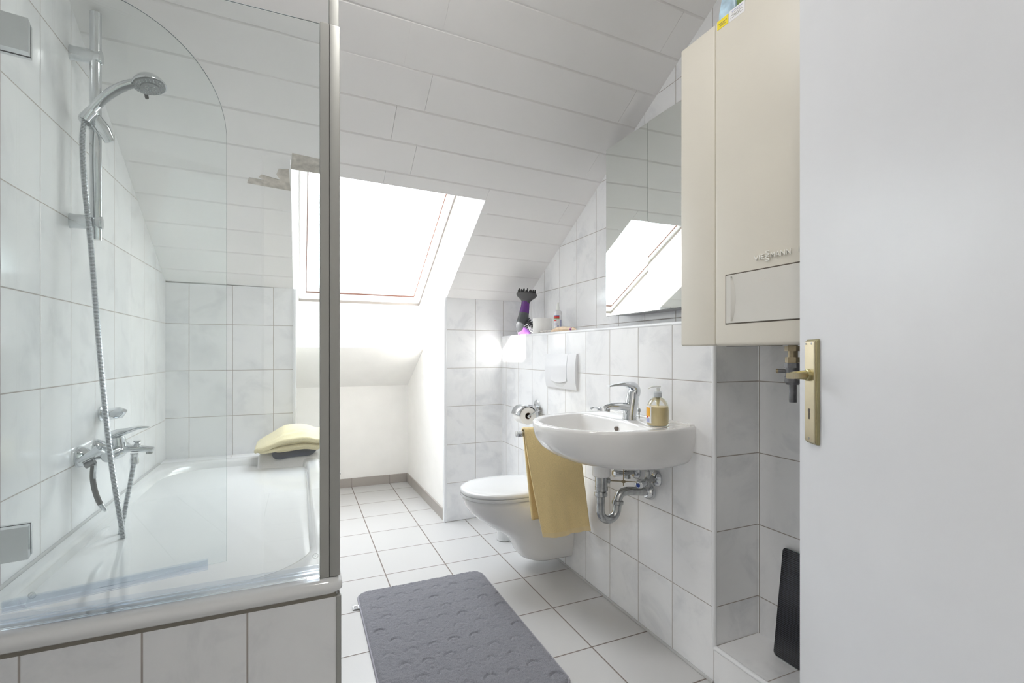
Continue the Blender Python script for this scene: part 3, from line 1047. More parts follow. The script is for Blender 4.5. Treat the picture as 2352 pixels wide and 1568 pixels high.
hk = thing('wall_hook', 'stubby chrome wall hook above the bath mixer', 'hook', (XL, 2.20, 0.90))
b = B()
b.lathe([(0.027, XL), (0.027, XL + 0.005), (0.022, XL + 0.010)], (0, 2.19, 0.893), 'X', 28)
obj('wall_plate', b, 'chrome', hk)
b = B()
b.tube([(XL + 0.005, 2.19, 0.892), (XL + 0.035, 2.175, 0.893), (XL + 0.066, 2.155, 0.898), (XL + 0.082, 2.145, 0.905)], [(0.019, 0.021), (0.019, 0.021), (0.017, 0.020), (0.010, 0.006)], 20, up=(0, 0, 1))
obj('hook', b, 'chrome', hk, smooth=50)

# ================================================================== textiles on the tub corner
def droop(x, y):
    """how far cloth lying on the tub corner sinks towards the basin"""
    d = max(0.0, 2.86 - y) + max(0.0, -0.05 - x) * 0.25
    return -0.75 * max(0.0, d - 0.03)
def wav(x, y, k_=1.0):
    return 0.006 * k_ * math.sin(21 * x + 7 * y) + 0.004 * k_ * math.sin(15 * y - 9 * x + 1)
ol = rounded(-0.200, 0.110, 2.760, 3.02, 0.05, 8, 8)
b = B()
b.pillow(ol, lambda x, y: 0.556 + max(droop(x, y), -0.085) + 0.4 * wav(x, y), 0.020, 0.010)
o = obj('folded_bath_mat', b, 'towel_white', None, smooth=60)
o['label'] = 'white folded bath mat lowest in the pile on the tub corner'
o['category'] = 'bath mat'
# lower lip of the mat hanging over the rim
ol2 = [(x * 0.94 + 0.004, y) for x, y in rounded(-0.150, 0.085, 2.800, 3.01, 0.05, 8, 8)]
b = B()
b.pillow(ol2, lambda x, y: 0.5765 + 0.75 * max(droop(x, y), -0.06) + 0.4 * wav(x, y), 0.028, 0.012)
o = obj('folded_cloth', b, 'towel_navy', None, smooth=60)
o['label'] = 'dark navy folded cloth between the white mat and the yellow towel'
o['category'] = 'cloth'
b = B()
def slope(x):
    return max(0.0, min(1.0, (-0.085 - x) / 0.125))
def yz(x, y, f=1.0):
    t = (y - 2.76) / 0.25
    dip = 0.016 * math.exp(-((x - 0.085) / 0.04) ** 2)
    return 0.608 + 0.028 * t - 0.030 * f * slope(x) - dip * f + 0.9 * wav(x, y)
b.pillow(rounded(-0.120, 0.100, 2.778, 3.0, 0.03, 8, 8), lambda x, y: yz(x, y, 0.6) - 0.006 - 0.010 * slope(x + 0.05), 0.018)
b.pillow(rounded(-0.196, 0.118, 2.755, 3.01, 0.03, 8, 8), lambda x, y: yz(x, y, 0.9) + 0.010, 0.020)
b.pillow(rounded(-0.175, 0.080, 2.770, 3.01, 0.02, 8, 8), lambda x, y: yz(x, y) + 0.029 - 0.010 * slope(x), 0.016)
b.pillow(rounded(-0.214, 0.122, 2.750, 3.02, 0.04, 8, 8), lambda x, y: yz(x, y, 1.1) + 0.044 - 0.030 * slope(x) + 0.006 * math.exp(-((y - 2.82 - 0.25 * x) / 0.018) ** 2) - 0.005 * math.exp(-((y - 2.86 - 0.25 * x) / 0.014) ** 2), 0.024, bulge=0.006)
o = obj('folded_towel', b, 'towel_pale', None, smooth=60)
o['label'] = 'pale yellow folded towel on top of the pile on the tub corner'
o['category'] = 'towel'

# ================================================================== washbasin
SC = 1.560
def dring(z, ds, ws, d0=0.0, back=0.250):
    """D outline from the wall round the front and along the wall again"""
    pts = []
    n = 56
    for i in range(n + 1):
        a = -PI / 2 + PI * i / n
        sgn = 1 if a >= 0 else -1
        e = 2 / 2.25
        w = 0.282 * sgn * abs(math.sin(a)) ** e
        d = 0.16 + 0.318 * abs(math.cos(a)) ** e
        pts.append((d, w))
    full = [(0.0, -back), (0.05, -0.262), (0.10, -0.275)] + pts + [(0.10, 0.275), (0.05, 0.262), (0.0, back)]
    m = 20
    full += [(0.0, back - 2 * back * j / m) for j in range(1, m)]
    return [(XR - d0 - d * ds, SC + w * ws, z) for d, w in full]
NB = len(dring(0, 1, 1))
def bring(z, ds, ws, dc=0.300):
    """inner bowl outline: flat-backed oval with the same point count"""
    pts = []
    n = 62
    for i in range(n + 1):
        a = -PI / 2 + PI * i / n
        sgn = 1 if a >= 0 else -1
        w = 0.235 * sgn * abs(math.sin(a)) ** 0.92
        d = -0.128 + 0.285 * abs(math.cos(a)) ** 0.85
        pts.append((d, w))
    m = NB - len(pts)
    for j in range(1, m + 1):
        t = 1 - 2 * j / (m + 1)
        pts.append((-0.128 - 0.028 * (1 - t * t) ** 0.8, 0.235 * t))
    return [(XR - dc - d * ds, SC + w * ws, z) for d, w in pts]
wb = thing('washbasin', 'white ceramic washbasin hung on the right wall', 'washbasin', (XR, SC, 0.66))
ZR = 0.853
rings = [dring(0.700, 0.50, 0.60), dring(0.7015, 0.60, 0.69), dring(0.707, 0.69, 0.775), dring(0.719, 0.79, 0.86), dring(0.738, 0.875, 0.92), dring(0.764, 0.945, 0.962),
         dring(0.795, 0.985, 0.987), dring(0.825, 1.0, 0.998), dring(0.842, 1.003, 1.003), dring(0.850, 0.999, 1.0), dring(ZR, 0.988, 0.99),
         dring(ZR, 0.962, 0.965), bring(ZR - 0.001, 1.02, 1.02), bring(ZR - 0.004, 1.0, 1.0), bring(ZR - 0.012, 0.985, 0.985), bring(0.805, 0.93, 0.94), bring(0.775, 0.84, 0.86),
         bring(0.748, 0.68, 0.70), bring(0.733, 0.44, 0.46), bring(0.728, 0.14, 0.16)]
b = B()
b.loft(rings)
b.box((XR - 0.024, SC - 0.245, ZR - 0.004), (XR, SC + 0.245, ZR + 0.007), 0.003, 3)
obj('bowl', b, 'ceramic', wb, smooth=50)
b = B()
b.tube([(XR - 0.140, SC + 0.004, 0.818), (XR - 0.1565, SC + 0.004, 0.8175)], [(0.0115, 0.0085)] * 2, 20)
obj('overflow_hole', b, plain('dark_hole', (0.16, 0.13, 0.11), 0.5), wb)
b = B()
b.lathe([(0.036, 0.702), (0.034, 0.68), (0.034, 0.643), (0.031, 0.640)], (1.058, SC + 0.008, 0))
obj('drain_boss', b, 'ceramic', wb)

# basin mixer
fm = thing('basin_mixer', 'chrome single-lever mixer tap on the washbasin', 'faucet', (1.178, 1.553, ZR))
FY = 1.553
b = B()
b.tube([(1.178, FY, ZR), (1.178, FY, ZR + 0.012), (1.184, FY, 0.90), (1.192, FY, 0.935), (1.194, FY, 0.958)], [(0.0275, 0.027), (0.0265, 0.026), (0.0255, 0.0245), (0.0245, 0.024), (0.022, 0.022)], 28, up=(1, 0, 0))
obj('body', b, 'chrome', fm, smooth=60)
b = B()
b.tube(spline([(1.188, FY, 0.893), (1.160, FY, 0.902), (1.120, FY, 0.907), (1.085, FY, 0.907), (1.066, FY, 0.902)], 6), [(0.021 - 0.009 * i / 24, 0.019 - 0.0095 * i / 24) for i in range(25)], 20, up=(0, 0, 1))
sp_ = obj('spout', b, 'chrome', fm, smooth=60)
b = B()
b.cyl((1.076, FY, 0.903), (1.0735, FY, 0.888), 0.0105, seg=20)
obj('aerator', b, 'worn_chrome', sp_)
b = B()
b.tube(spline([(1.198, FY, 0.948), (1.202, FY, 0.966), (1.190, FY, 0.982), (1.155, FY, 0.990), (1.115, FY, 0.988), (1.080, FY, 0.983)], 6),
       spline([(0.0235, 0.0235), (0.024, 0.0225), (0.0225, 0.017), (0.0185, 0.0095), (0.0145, 0.0055), (0.0085, 0.003)], 6), 22, up=(1, 0, 0))
obj('lever', b, 'chrome', fm, smooth=60)
b = B()
b.lathe([(0.0030, 0.868), (0.0030, 0.876), (0.0065, 0.880), (0.0065, 0.889), (0.003, 0.893)], (1.2265, FY + 0.003, 0), seg=16)
b.cyl((1.2265, FY + 0.003, ZR - 0.001), (1.2265, FY + 0.003, 0.870), 0.0026, seg=10)
obj('drain_pull_rod', b, 'worn_chrome', fm)

# small chrome holder on the wall beyond the basin
hk2 = thing('wall_hook', 'small curved chrome hook on the wall behind the far end of the washbasin', 'hook', (XR, 1.905, 0.85))
b = B()
b.lathe([(0.014, XR), (0.014, XR - 0.006), (0.010, XR - 0.009)], (0, 1.905, 0.848), 'X', 20)
obj('wall_plate', b, 'chrome', hk2)
b = B()
b.tube(spline([(XR - 0.004, 1.905, 0.850), (XR - 0.018, 1.906, 0.857), (XR - 0.034, 1.908, 0.859), (XR - 0.046, 1.910, 0.855)], 5), [(0.011, 0.005)] * 16, 14, up=(0, 0, 1))
obj('hook', b, 'chrome', hk2, smooth=60)

# soap dispenser
SX, SY = 1.166, 1.376
sd = thing('soap_bottle', 'clear pump bottle of creamy yellow liquid soap on the washbasin', 'soap dispenser', (SX, SY, ZR))
b = B()
b.lathe([(0.034, ZR + 0.0005), (0.038, ZR + 0.006), (0.0385, ZR + 0.055), (0.037, ZR + 0.072), (0.030, ZR + 0.088), (0.019, ZR + 0.099), (0.0135, ZR + 0.102)], (SX, SY, 0), seg=40)
obj('bottle', b, 'bottle', sd, smooth=60)
b = B()
b.lathe([(0.032, ZR + 0.002), (0.0365, ZR + 0.007), (0.037, ZR + 0.055), (0.0362, ZR + 0.068)], (SX, SY, 0), seg=40)
obj('soap', b, 'soap', sd, smooth=60)
b = B()
b.lathe([(0.0145, ZR + 0.101), (0.0145, ZR + 0.118), (0.012, ZR + 0.121)], (SX, SY, 0), seg=30)
obj('collar', b, 'grey_cap', sd)
b = B()
b.cyl((SX, SY, ZR + 0.119), (SX, SY, ZR + 0.134), 0.006)
b.tube(spline([(SX + 0.008, SY - 0.006, ZR + 0.139), (SX - 0.004, SY + 0.002, ZR + 0.1395), (SX - 0.018, SY + 0.012, ZR + 0.137), (SX - 0.027, SY + 0.018, ZR + 0.131)], 5), [(0.007, 0.0035)] * 10 + [(0.005, 0.003)] * 6, 12, up=(0, 0, 1))
obj('pump_head', b, 'pump', sd)
b = B()
b.tube([(SX, SY, ZR + 0.10), (SX, SY, ZR + 0.086), (SX, SY, ZR + 0.070)], [0.008, 0.0065, 0.004], 16)
b.cyl((SX, SY, ZR + 0.07), (SX, SY, ZR + 0.012), 0.0028, seg=10)
obj('dip_tube', b, plain('dip_tube', (0.66, 0.62, 0.40), 0.3), sd)
def wraplabel(q, cx, cyy, r, a0, a1, z0, z1, n=10, off=0.0):
    """curved label on a round bottle, angles in plan"""
    V0 = [(cx + (r + off) * math.cos(a0 + (a1 - a0) * i / n), cyy + (r + off) * math.sin(a0 + (a1 - a0) * i / n)) for i in range(n + 1)]
    q.loft([[(x, y, z0) for x, y in V0], [(x, y, z1) for x, y in V0]], False, False, False)
FACE = math.atan2(-SY, -SX)                            # direction from the bottle to the doorway
lb = math.radians(35)
b = B()
wraplabel(b, SX, SY, 0.0388, FACE - math.radians(100), FACE - math.radians(34), ZR + 0.012, ZR + 0.072)
lab = obj('label_sticker', b, 'white_label', sd, smooth=60)
b = B()
wraplabel(b, SX, SY, 0.0392, FACE - math.radians(92), FACE - math.radians(42), ZR + 0.034, ZR + 0.066)
obj('label_print', b, 'orange', lab, smooth=60)
b = B()
wraplabel(b, SX, SY, 0.0392, FACE - math.radians(80), FACE - math.radians(46), ZR + 0.014, ZR + 0.028)
obj('label_barcode', b, 'pale_blue', lab, smooth=60)
b = B()
wraplabel(b, SX, SY, 0.0394, FACE - math.radians(80), FACE - math.radians(56), ZR + 0.030, ZR + 0.0345)
obj('label_stripe', b, 'red', lab, smooth=60)

# drain trap under the basin
TXc, TY = 1.058, SC + 0.008
tr = thing('drain_trap', 'chrome U-shaped drain trap under the washbasin', 'drain pipe', (TXc, TY, 0.47))
b = B()
b.lathe([(0.0235, 0.642), (0.0235, 0.598), (0.0225, 0.588)], (TXc, TY, 0))
b.cyl((TXc + 0.015, TY, 0.622), (TXc + 0.034, TY - 0.002, 0.620), 0.011, seg=16)
obj('waste_body', b, 'worn_chrome', tr)
b = B()
b.lathe([(0.0245, 0.600), (0.0245, 0.586), (0.022, 0.584)], (TXc, TY, 0))
b.lathe([(0.0235, 0.580), (0.0245, 0.577), (0.0245, 0.566), (0.0225, 0.564)], (TXc - 0.002, TY, 0))
obj('union_nut', b, 'worn_chrome', tr)
R_ = 0.0165
up_ = [(TXc - 0.003, TY, 0.588), (TXc - 0.005, TY, 0.56), (TXc - 0.005, TY, 0.51)]
ub = [(TXc - 0.005 + 0.0385 - 0.0385 * math.cos(a), TY, 0.510 - 0.040 * math.sin(a)) for a in [PI * i / 14 for i in range(1, 15)]]
ub += [(TXc + 0.074, TY, 0.532)]
b = B()
b.tube(up_ + ub, R_, 24)
obj('trap_bend', b, 'worn_chrome', tr, smooth=60)
b = B()
p = Vector((TXc + 0.075, TY, 0.531))
dd = Vector((0.10, 0, 1)).normalized()
b.tube([p - dd * 0.008, p - dd * 0.006, p + dd * 0.006, p + dd * 0.008], [0.020, 0.0225, 0.0225, 0.020], 24)
obj('union_nut', b, 'worn_chrome', tr)
out = spline([(TXc + 0.073, TY, 0.527), (TXc + 0.078, TY, 0.548), (TXc + 0.092, TY - 0.001, 0.565), (TXc + 0.118, TY - 0.003, 0.570), (TXc + 0.16, TY - 0.008, 0.566), (XR - 0.004, TY - 0.016, 0.560)], 7)
b = B()
b.tube(out, 0.0165, 24)
obj('outlet_pipe', b, 'worn_chrome', tr, smooth=60)
b = B()
b.lathe([(0.032, XR - 0.001), (0.031, XR - 0.010), (0.024, XR - 0.022), (0.0175, XR - 0.027)], (0, TY - 0.016, 0.560), 'X', 32)
obj('wall_rosette', b, 'chrome', tr)
b = B()
b.tube([(TXc + 0.03, TY - 0.002, 0.620), (TXc + 0.10, TY - 0.012, 0.612), (TXc + 0.155, TY - 0.02, 0.606)], 0.0022, 8)
b.tube([(TXc + 0.094, TY - 0.011, 0.665), (TXc + 0.094, TY - 0.011, 0.596)], 0.0020, 8)
b.box((TXc + 0.088, TY - 0.017, 0.607), (TXc + 0.100, TY - 0.005, 0.617), 0.002)
obj('pop_up_linkage', b, 'valve_brass', tr)

# two angle valves
def angle_valve(y, label, tilt, blue):
    v = thing('angle_valve', label, 'valve', (XR, y, 0.622), 'angle valves under the basin')
    q = B()
    q.lathe([(0.031, XR - 0.001), (0.030, XR - 0.007), (0.022, XR - 0.015), (0.014, XR - 0.018)], (0, y, 0.622), 'X', 32)
    obj('wall_rosette', q, 'chrome', v)
    q = B()
    q.cyl((XR - 0.010, y, 0.622), (XR - 0.060, y, 0.620), 0.011, seg=16)
    q.cyl((XR - 0.045, y, 0.608), (XR - 0.045, y, 0.655), 0.0095, seg=16)
    q.cyl((XR - 0.045, y, 0.597), (XR - 0.045, y, 0.611), 0.014, 0.012, seg=6)
    obj('body', q, 'worn_chrome', v, smooth=30)
    q = B()
    q.cyl((XR - 0.045, y, 0.650), (XR - 0.052, y, 0.690), 0.006, seg=12)
    obj('supply_tube', q, 'worn_chrome', v)
    q = B()
    a = Vector((XR - 0.055, y, 0.620))
    d_ = Vector(tilt).normalized()
    q.tube([a, a + d_ * 0.018, a + d_ * 0.022, a + d_ * 0.052, a + d_ * 0.056], [(0.009, 0.009), (0.010, 0.010), (0.019, 0.013), (0.017, 0.016), (0.012, 0.012)], 14)
    kn = obj('knob', q, 'chrome', v, smooth=40)
    if blue:
        q = B()
        q.cyl(a + d_ * 0.0555, a + d_ * 0.0575, 0.008, seg=16)
        obj('cold_marker', q, 'blue_dot', kn)
angle_valve(1.512, 'chrome angle valve right of the drain trap with blue-dotted knob', (-0.9, -0.35, -0.15), True)
angle_valve(1.640, 'small chrome angle valve on the wall behind the drain trap', (-0.95, 0.1, 0.05), False)

# ================================================================== towel rail and hanging towel
BY, BZ = 1.950, 0.755
tb = thing('towel_bar', 'chrome square-ended towel bar sticking out beside the washbasin', 'towel rail', (XR, BY, BZ))
b = B()
b.box((0.892, BY - 0.007, BZ - 0.007), (XR, BY + 0.007, BZ + 0.007), 0.002)
obj('bar', b, 'chrome', tb)
b = B()
b.box((0.872, BY - 0.0115, BZ - 0.0125), (0.905, BY + 0.0115, BZ + 0.0125), 0.003)
obj('end_cap', b, 'chrome', tb)
b = B()
b.box((XR - 0.012, BY - 0.025, BZ - 0.025), (XR, BY + 0.025, BZ + 0.025), 0.003)
obj('wall_plate', b, 'chrome', tb)
def towel_pt(u, v):
    # v: 0 back hem -> 1 front hem
    zt = BZ + 0.018
    lb_, lf = 0.425, 0.468
    tot = lb_ + 0.05 + lf
    s_ = v * tot
    if s_ < lb_:
        f = 1 - s_ / lb_
        y, z = BY + 0.017 + 0.034 * f, zt - 0.01 - lb_ * f
        x0, x1 = 0.912 + 0.062 * f, 1.180 + 0.086 * f
    elif s_ < lb_ + 0.05:
        a = (s_ - lb_) / 0.05 * PI
        y, z = BY + 0.017 * math.cos(a), zt - 0.01 + 0.013 * math.sin(a)
        x0, x1, f = 0.906, 1.178, 0
    else:
        f = (s_ - lb_ - 0.05) / lf
        y, z = BY - 0.017 - 0.018 * f, zt - 0.01 - lf * f
        x0, x1 = 0.904 + 0.088 * f ** 1.15, 1.172 + 0.052 * f
    x = x0 + (x1 - x0) * u
    y += 0.006 * f * math.sin(9 * u + 2 * v) + 0.004 * math.sin(23 * u) * f
    if u < 0.06:
        y += (0.06 - u) * (0.10 if v > 0.5 else -0.05) * min(1, f * 3)
    z += -0.012 * f * (0.5 - abs(u - 0.35)) if v > 0.5 else 0.010 * f * (1 - u)
    return (x, y, z)
tw = B()
tw.grid(towel_pt, 40, 110)
hangt = obj('hand_towel', tw, 'towel', None, smooth=80, solid=0.011)
hangt['label'] = 'mustard yellow towel hanging over the bar beside the washbasin'
hangt['category'] = 'towel'
b = B()
def hem(u, v):
    p = Vector(towel_pt(u, 1.0 - 0.022 * v))
    return p + Vector((0, -0.0068, 0))
b.grid(hem, 30, 3)
obj('hem_band', b, plain('woven_band', (0.82, 0.66, 0.37), 0.9), hangt, smooth=80)

# ================================================================== toilet paper holder
tp = thing('paper_holder', 'chrome toilet paper holder with cover flap beside the toilet', 'toilet paper holder', (XR, 2.55, 0.77))
b = B()
arch = [(2.553 + 0.037 * math.cos(PI * i / 18), 0.800 + 0.037 * math.sin(PI * i / 18)) for i in range(19)] + [(2.516, 0.712), (2.521, 0.707), (2.585, 0.707), (2.590, 0.712)]
b.loft([[(XR - d, 2.553 + (y - 2.553) * f, 0.775 + (z - 0.775) * f) for y, z in arch] for d, f in ((0.0, 1.0), (0.006, 1.0), (0.008, 0.95))])
obj('wall_plate', b, 'chrome', tp, smooth=40)
RCx, RCz, RR = 1.192, 0.753, 0.050
b = B()
arc = [(RCx + (RR + 0.006) * math.cos(a), RCz + (RR + 0.006) * math.sin(a)) for a in [math.radians(25 + 150 * i / 20) for i in range(21)]]
arc = [(XR - 0.007, RCz + 0.050), (XR - 0.03, RCz + 0.052)] + arc
b.loft([[(x, 2.497, z) for x, z in arc], [(x, 2.612, z) for x, z in arc]], False, False, False)
obj('cover_flap', b, 'chrome', tp, smooth=60, solid=0.0016)
b = B()
b.tube(spline([(XR - 0.006, 2.500, RCz + 0.022), (XR - 0.03, 2.490, RCz + 0.026), (RCx + 0.022, 2.488, RCz + 0.012), (RCx + 0.004, 2.488, RCz + 0.006), (RCx - 0.007, 2.488, RCz - 0.002), (RCx, 2.488, RCz - 0.008), (RCx + 0.004, 2.490, RCz - 0.003)], 6), [(0.004, 0.006)] * 37, 10, up=(0, 1, 0))
b.cyl((RCx, 2.488, RCz), (RCx, 2.61, RCz), 0.005, seg=12)
obj('roll_arm', b, 'chrome', tp, smooth=60)
def paper_roll(name, label, cx, c2, cz, axis, l0, l1, r, rh):
    t = thing(name, label, 'toilet paper', (cx, c2, cz) if axis == 'Y' else (cx, c2, l0))
    q = B()
    pr = [(rh, l0), (r - 0.002, l0), (r, l0 + 0.002), (r, l1 - 0.002), (r - 0.002, l1), (rh, l1), (rh, l0)]
    q.lathe(pr, (cx, 0, cz) if axis == 'Y' else (cx, c2, 0), axis, 40, False, False)
    obj('paper', q, 'paper', t, smooth=50)
    q = B()
    q.lathe([(rh, l0 + 0.001), (rh, l1 - 0.001), (rh - 0.0018, l1 - 0.001), (rh - 0.0018, l0 + 0.001), (rh, l0 + 0.001)], (cx, 0, cz) if axis == 'Y' else (cx, c2, 0), axis, 30, False, False)
    obj('core', q, 'card', t, smooth=50)
paper_roll('toilet_roll', 'white toilet paper roll hanging under the chrome flap', RCx, 2.55, RCz, 'Y', 2.500, 2.600, RR, 0.019)
paper_roll('toilet_roll', 'spare white toilet paper roll standing on the ledge', 1.3625, 2.655, 0, 'Z', LEDGE + 0.0005, LEDGE + 0.097, 0.0585, 0.020)

# ================================================================== toilet
TC = 2.265
wc = thing('toilet', 'white wall-hung toilet with closed lid', 'toilet', (1.0, TC, 0.07))
def tring(z, xf, w, back=None, flat=0.12, e=2.3):
    """plan outline of the pan: front tip at xf, half width w, straight to the wall"""
    bw = w if back is None else back
    L = (XR - flat) - xf
    pts = []
    n = 40
    for i in range(n + 1):
        a = -PI / 2 + PI * i / n
        sgn = 1 if a >= 0 else -1
        pts.append((XR - flat - L * abs(math.cos(a)) ** (2 / e), w * sgn * abs(math.sin(a)) ** (2 / e)))
    pts += [(XR - flat * 0.5, w + (bw - w) * 0.5), (XR - 0.001, bw)]
    pts += [(XR - 0.001, bw - 2 * bw * j / 8) for j in range(1, 8)]
    pts += [(XR - 0.001, -bw), (XR - flat * 0.5, -(w + (bw - w) * 0.5))]
    return [(x, TC + y, z) for x, y in pts]
b = B()
b.loft([tring(0.068, 1.08, 0.085, 0.085), tring(0.070, 1.055, 0.100, 0.10), tring(0.080, 1.030, 0.110, 0.11), tring(0.11, 1.005, 0.118, 0.12), tring(0.155, 0.985, 0.124, 0.125), tring(0.195, 0.955, 0.130, 0.13),
        tring(0.225, 0.905, 0.137, 0.135), tring(0.255, 0.860, 0.147, 0.14), tring(0.295, 0.805, 0.160, 0.15), tring(0.335, 0.762, 0.172, 0.165), tring(0.37, 0.740, 0.179, 0.175), tring(0.398, 0.733, 0.182, 0.18), tring(0.404, 0.738, 0.178, 0.176)])
obj('bowl', b, 'ceramic', wc, smooth=60)
def lid_ring(z, g):
    n = 60
    out = []
    for i in range(n):
        a = 2 * PI * i / n
        cx = 0.945
        rx = 0.222 if math.cos(a) < 0 else 0.235
        e = 2.15 if math.cos(a) < 0 else 3.0
        x = cx + (rx - g) * (1 if math.cos(a) > 0 else -1) * abs(math.cos(a)) ** (2 / e)
        y = (0.188 - g) * (1 if math.sin(a) > 0 else -1) * abs(math.sin(a)) ** (2 / e)
        out.append((x, TC + y, z))
    return out
b = B()
b.loft([lid_ring(0.409, 0.010), lid_ring(0.409, 0.004), lid_ring(0.412, 0.001), lid_ring(0.424, 0.001), lid_ring(0.426, 0.005)])
obj('seat', b, 'lid', wc, smooth=50)
b = B()
b.loft([lid_ring(0.427, 0.010), lid_ring(0.427, 0.003), lid_ring(0.430, 0.0), lid_ring(0.440, 0.0), lid_ring(0.446, 0.005), lid_ring(0.449, 0.018), lid_ring(0.4505, 0.06), lid_ring(0.451, 0.12)])
obj('lid', b, 'lid', wc, smooth=50)
for dy in (-0.075, 0.075):
    b = B()
    b.cyl((1.19, TC + dy - 0.02, 0.428), (1.19, TC + dy + 0.02, 0.428), 0.012, seg=16)
    obj('hinge', b, 'plastic', wc)

fp_ = thing('flush_plate', 'white flush plate on the tiled wall above the toilet', 'flush plate', (XR, 2.262, 1.015))
FX, FY0, FY1, FZ0, FZ1 = XR, 2.100, 2.425, 0.924, 1.107
def fpx(z, d, y=2.262):
    t = (z - (FZ0 + FZ1) / 2) / ((FZ1 - FZ0) / 2)
    w_ = (y - (FY0 + FY1) / 2) / ((FY1 - FY0) / 2)
    return XR - d + 0.0105 * t * t + 0.004 * w_ * w_
zs_ = [FZ0 + (FZ1 - FZ0) * i / 18 for i in range(19)]
ys_ = [FY0 + (FY1 - FY0) * i / 16 for i in range(17)]
b = B()
b.loft([[(fpx(z, 0.0235, y), y, z) for z in zs_] + [(XR, y, FZ1), (XR, y, FZ0)] for y in ys_])
obj('plate', b, 'plastic', fp_, smooth=30)
yb0, yb1 = 2.178, 2.348
def zlow(y):
    t = (y - (yb0 + yb1) / 2) / ((yb1 - yb0) / 2)
    return 0.967 - 0.012 * (1 - t * t)
yy = [yb0 + (yb1 - yb0) * i / 14 for i in range(15)]
b = B()
def button_col(y):
    z0 = zlow(y)
    col = [z0 + (FZ1 + 0.0006 - z0) * i / 14 for i in range(15)]
    return [(fpx(z, 0.0246 + 0.004 * max(0, 1 - (z - z0) / 0.03) ** 2, y), y, z) for z in col] + [(fpx(z, 0.018, y), y, z) for z in reversed(col)]
b.loft([button_col(y) for y in yy])
obj('flush_button', b, 'plastic', fp_, smooth=40)
b = B()
def recess_col(y):
    t = (y - (yb0 + yb1) / 2) / ((yb1 - yb0) / 2)
    z1 = zlow(y) - 0.0012
    z0 = z1 - 0.0205 * (1 - t * t) - 0.0004
    col = [z0 + (z1 - z0) * i / 6 for i in range(7)]
    return [(fpx(z, 0.0242 - 0.0012 * (z - z0) / 0.02, y), y, z) for z in col] + [(fpx(z, 0.018, y), y, z) for z in reversed(col)]
b.loft([recess_col(y) for y in yy])
obj('finger_recess', b, 'lid', fp_, smooth=40)
for y in (yb0 - 0.0008, yb1 + 0.0008):
    b = B()
    b.loft([[(fpx(z, 0.0239, y), y + dy, z) for z in zs_[4:]] + [(fpx(z, 0.022, y), y + dy, z) for z in reversed(zs_[4:])] for dy in (-0.0007, 0.0007)])
    obj('seam', b, 'grey_cap', fp_, smooth=30)

tbh = thing('toilet_brush_holder', 'white cylindrical toilet brush holder on the floor behind the toilet', 'toilet brush', (1.115, 2.69, 0))
b = B()
b.lathe([(0.040, 0.0), (0.046, 0.004), (0.047, 0.10), (0.049, 0.19), (0.044, 0.20)], (1.120, 2.68, 0))
obj('holder', b, 'lid', tbh)
b = B()
b.lathe([(0.045, 0.199), (0.045, 0.207), (0.012, 0.214), (0.010, 0.36), (0.012, 0.37), (0.006, 0.376)], (1.120, 2.68, 0))
obj('brush_handle', b, 'plastic', tbh)

# ================================================================== mirror cabinet
MX, MY0, MY1, MZ0, MZ1 = 1.345, 1.338, 1.955, 1.2865, 2.0835
mc = thing('mirror_cabinet', 'two-door mirror cabinet hung above the washbasin', 'mirror cabinet', (XU, (MY0 + MY1) / 2, MZ0))
b = B()
b.box((MX + 0.020, MY0 + 0.002, MZ0 + 0.002), (XU, MY1 - 0.03, MZ1 - 0.002), 0.001, 1)
obj('carcass', b, 'cabinet', mc, smooth=0)
ym = 1.6475
tilt = 0.0035
for y0, y1, tl in ((ym + 0.0015, MY1, 0.0), (MY0, ym - 0.0015, tilt)):
    b = B()
    b.loft([[(MX + 0.006, y0, MZ0), (MX + 0.006 - tl, y1, MZ0), (MX + 0.018 - tl, y1, MZ0), (MX + 0.018, y0, MZ0)],
            [(MX + 0.006, y0, MZ1), (MX + 0.006 - tl, y1, MZ1), (MX + 0.018 - tl, y1, MZ1), (MX + 0.018, y0, MZ1)]])
    dr = obj('door', b, 'mirror_edge', mc, smooth=0)
    b = B()
    b.loft([[(MX, y0 + 0.0014, MZ0 + 0.0006), (MX - tl, y1 - 0.0014, MZ0 + 0.0006), (MX + 0.0065 - tl, y1 - 0.0014, MZ0 + 0.0006), (MX + 0.0065, y0 + 0.0014, MZ0 + 0.0006)],
            [(MX, y0 + 0.0014, MZ1 - 0.0006), (MX - tl, y1 - 0.0014, MZ1 - 0.0006), (MX + 0.0065 - tl, y1 - 0.0014, MZ1 - 0.0006), (MX + 0.0065, y0 + 0.0014, MZ1 - 0.0006)]])
    obj('mirror', b, 'mirror', dr, smooth=0)

# ================================================================== boiler
BX, BY0, BY1, BZ0, BZ1 = 1.085, 0.560, 1.182, 1.1320, 2.053
boi = thing('boiler', 'cream wall-hung gas boiler behind the open door', 'boiler', (1.28, 0.87, BZ0))
b = B()
b.box((BX + 0.012, BY0 + 0.006, BZ0 + 0.006), (XA, BY1 - 0.006, BZ1 - 0.004), 0.004)
obj('casing', b, 'boiler', boi, smooth=30)
CR = 1.043
cov = B()
cov.box((BX + 0.006, CR + 0.001, BZ0), (BX + 0.05, BY1, BZ1), 0.006, 3)
cov.box((BX + 0.006, BY0, BZ0), (BX + 0.05, 0.697, BZ1), 0.006, 3)
obj('side_cover', cov, 'boiler', boi, smooth=30)
cov = B()
cov.box((BX, 0.700, BZ0 - 0.002), (BX + 0.05, CR - 0.002, BZ1), 0.010, 4)
front = obj('front_cover', cov, 'boiler', boi, smooth=30)
PY0, PY1, PZ0, PZ1 = 0.743, 1.001, 1.1895, 1.3275
b = B()
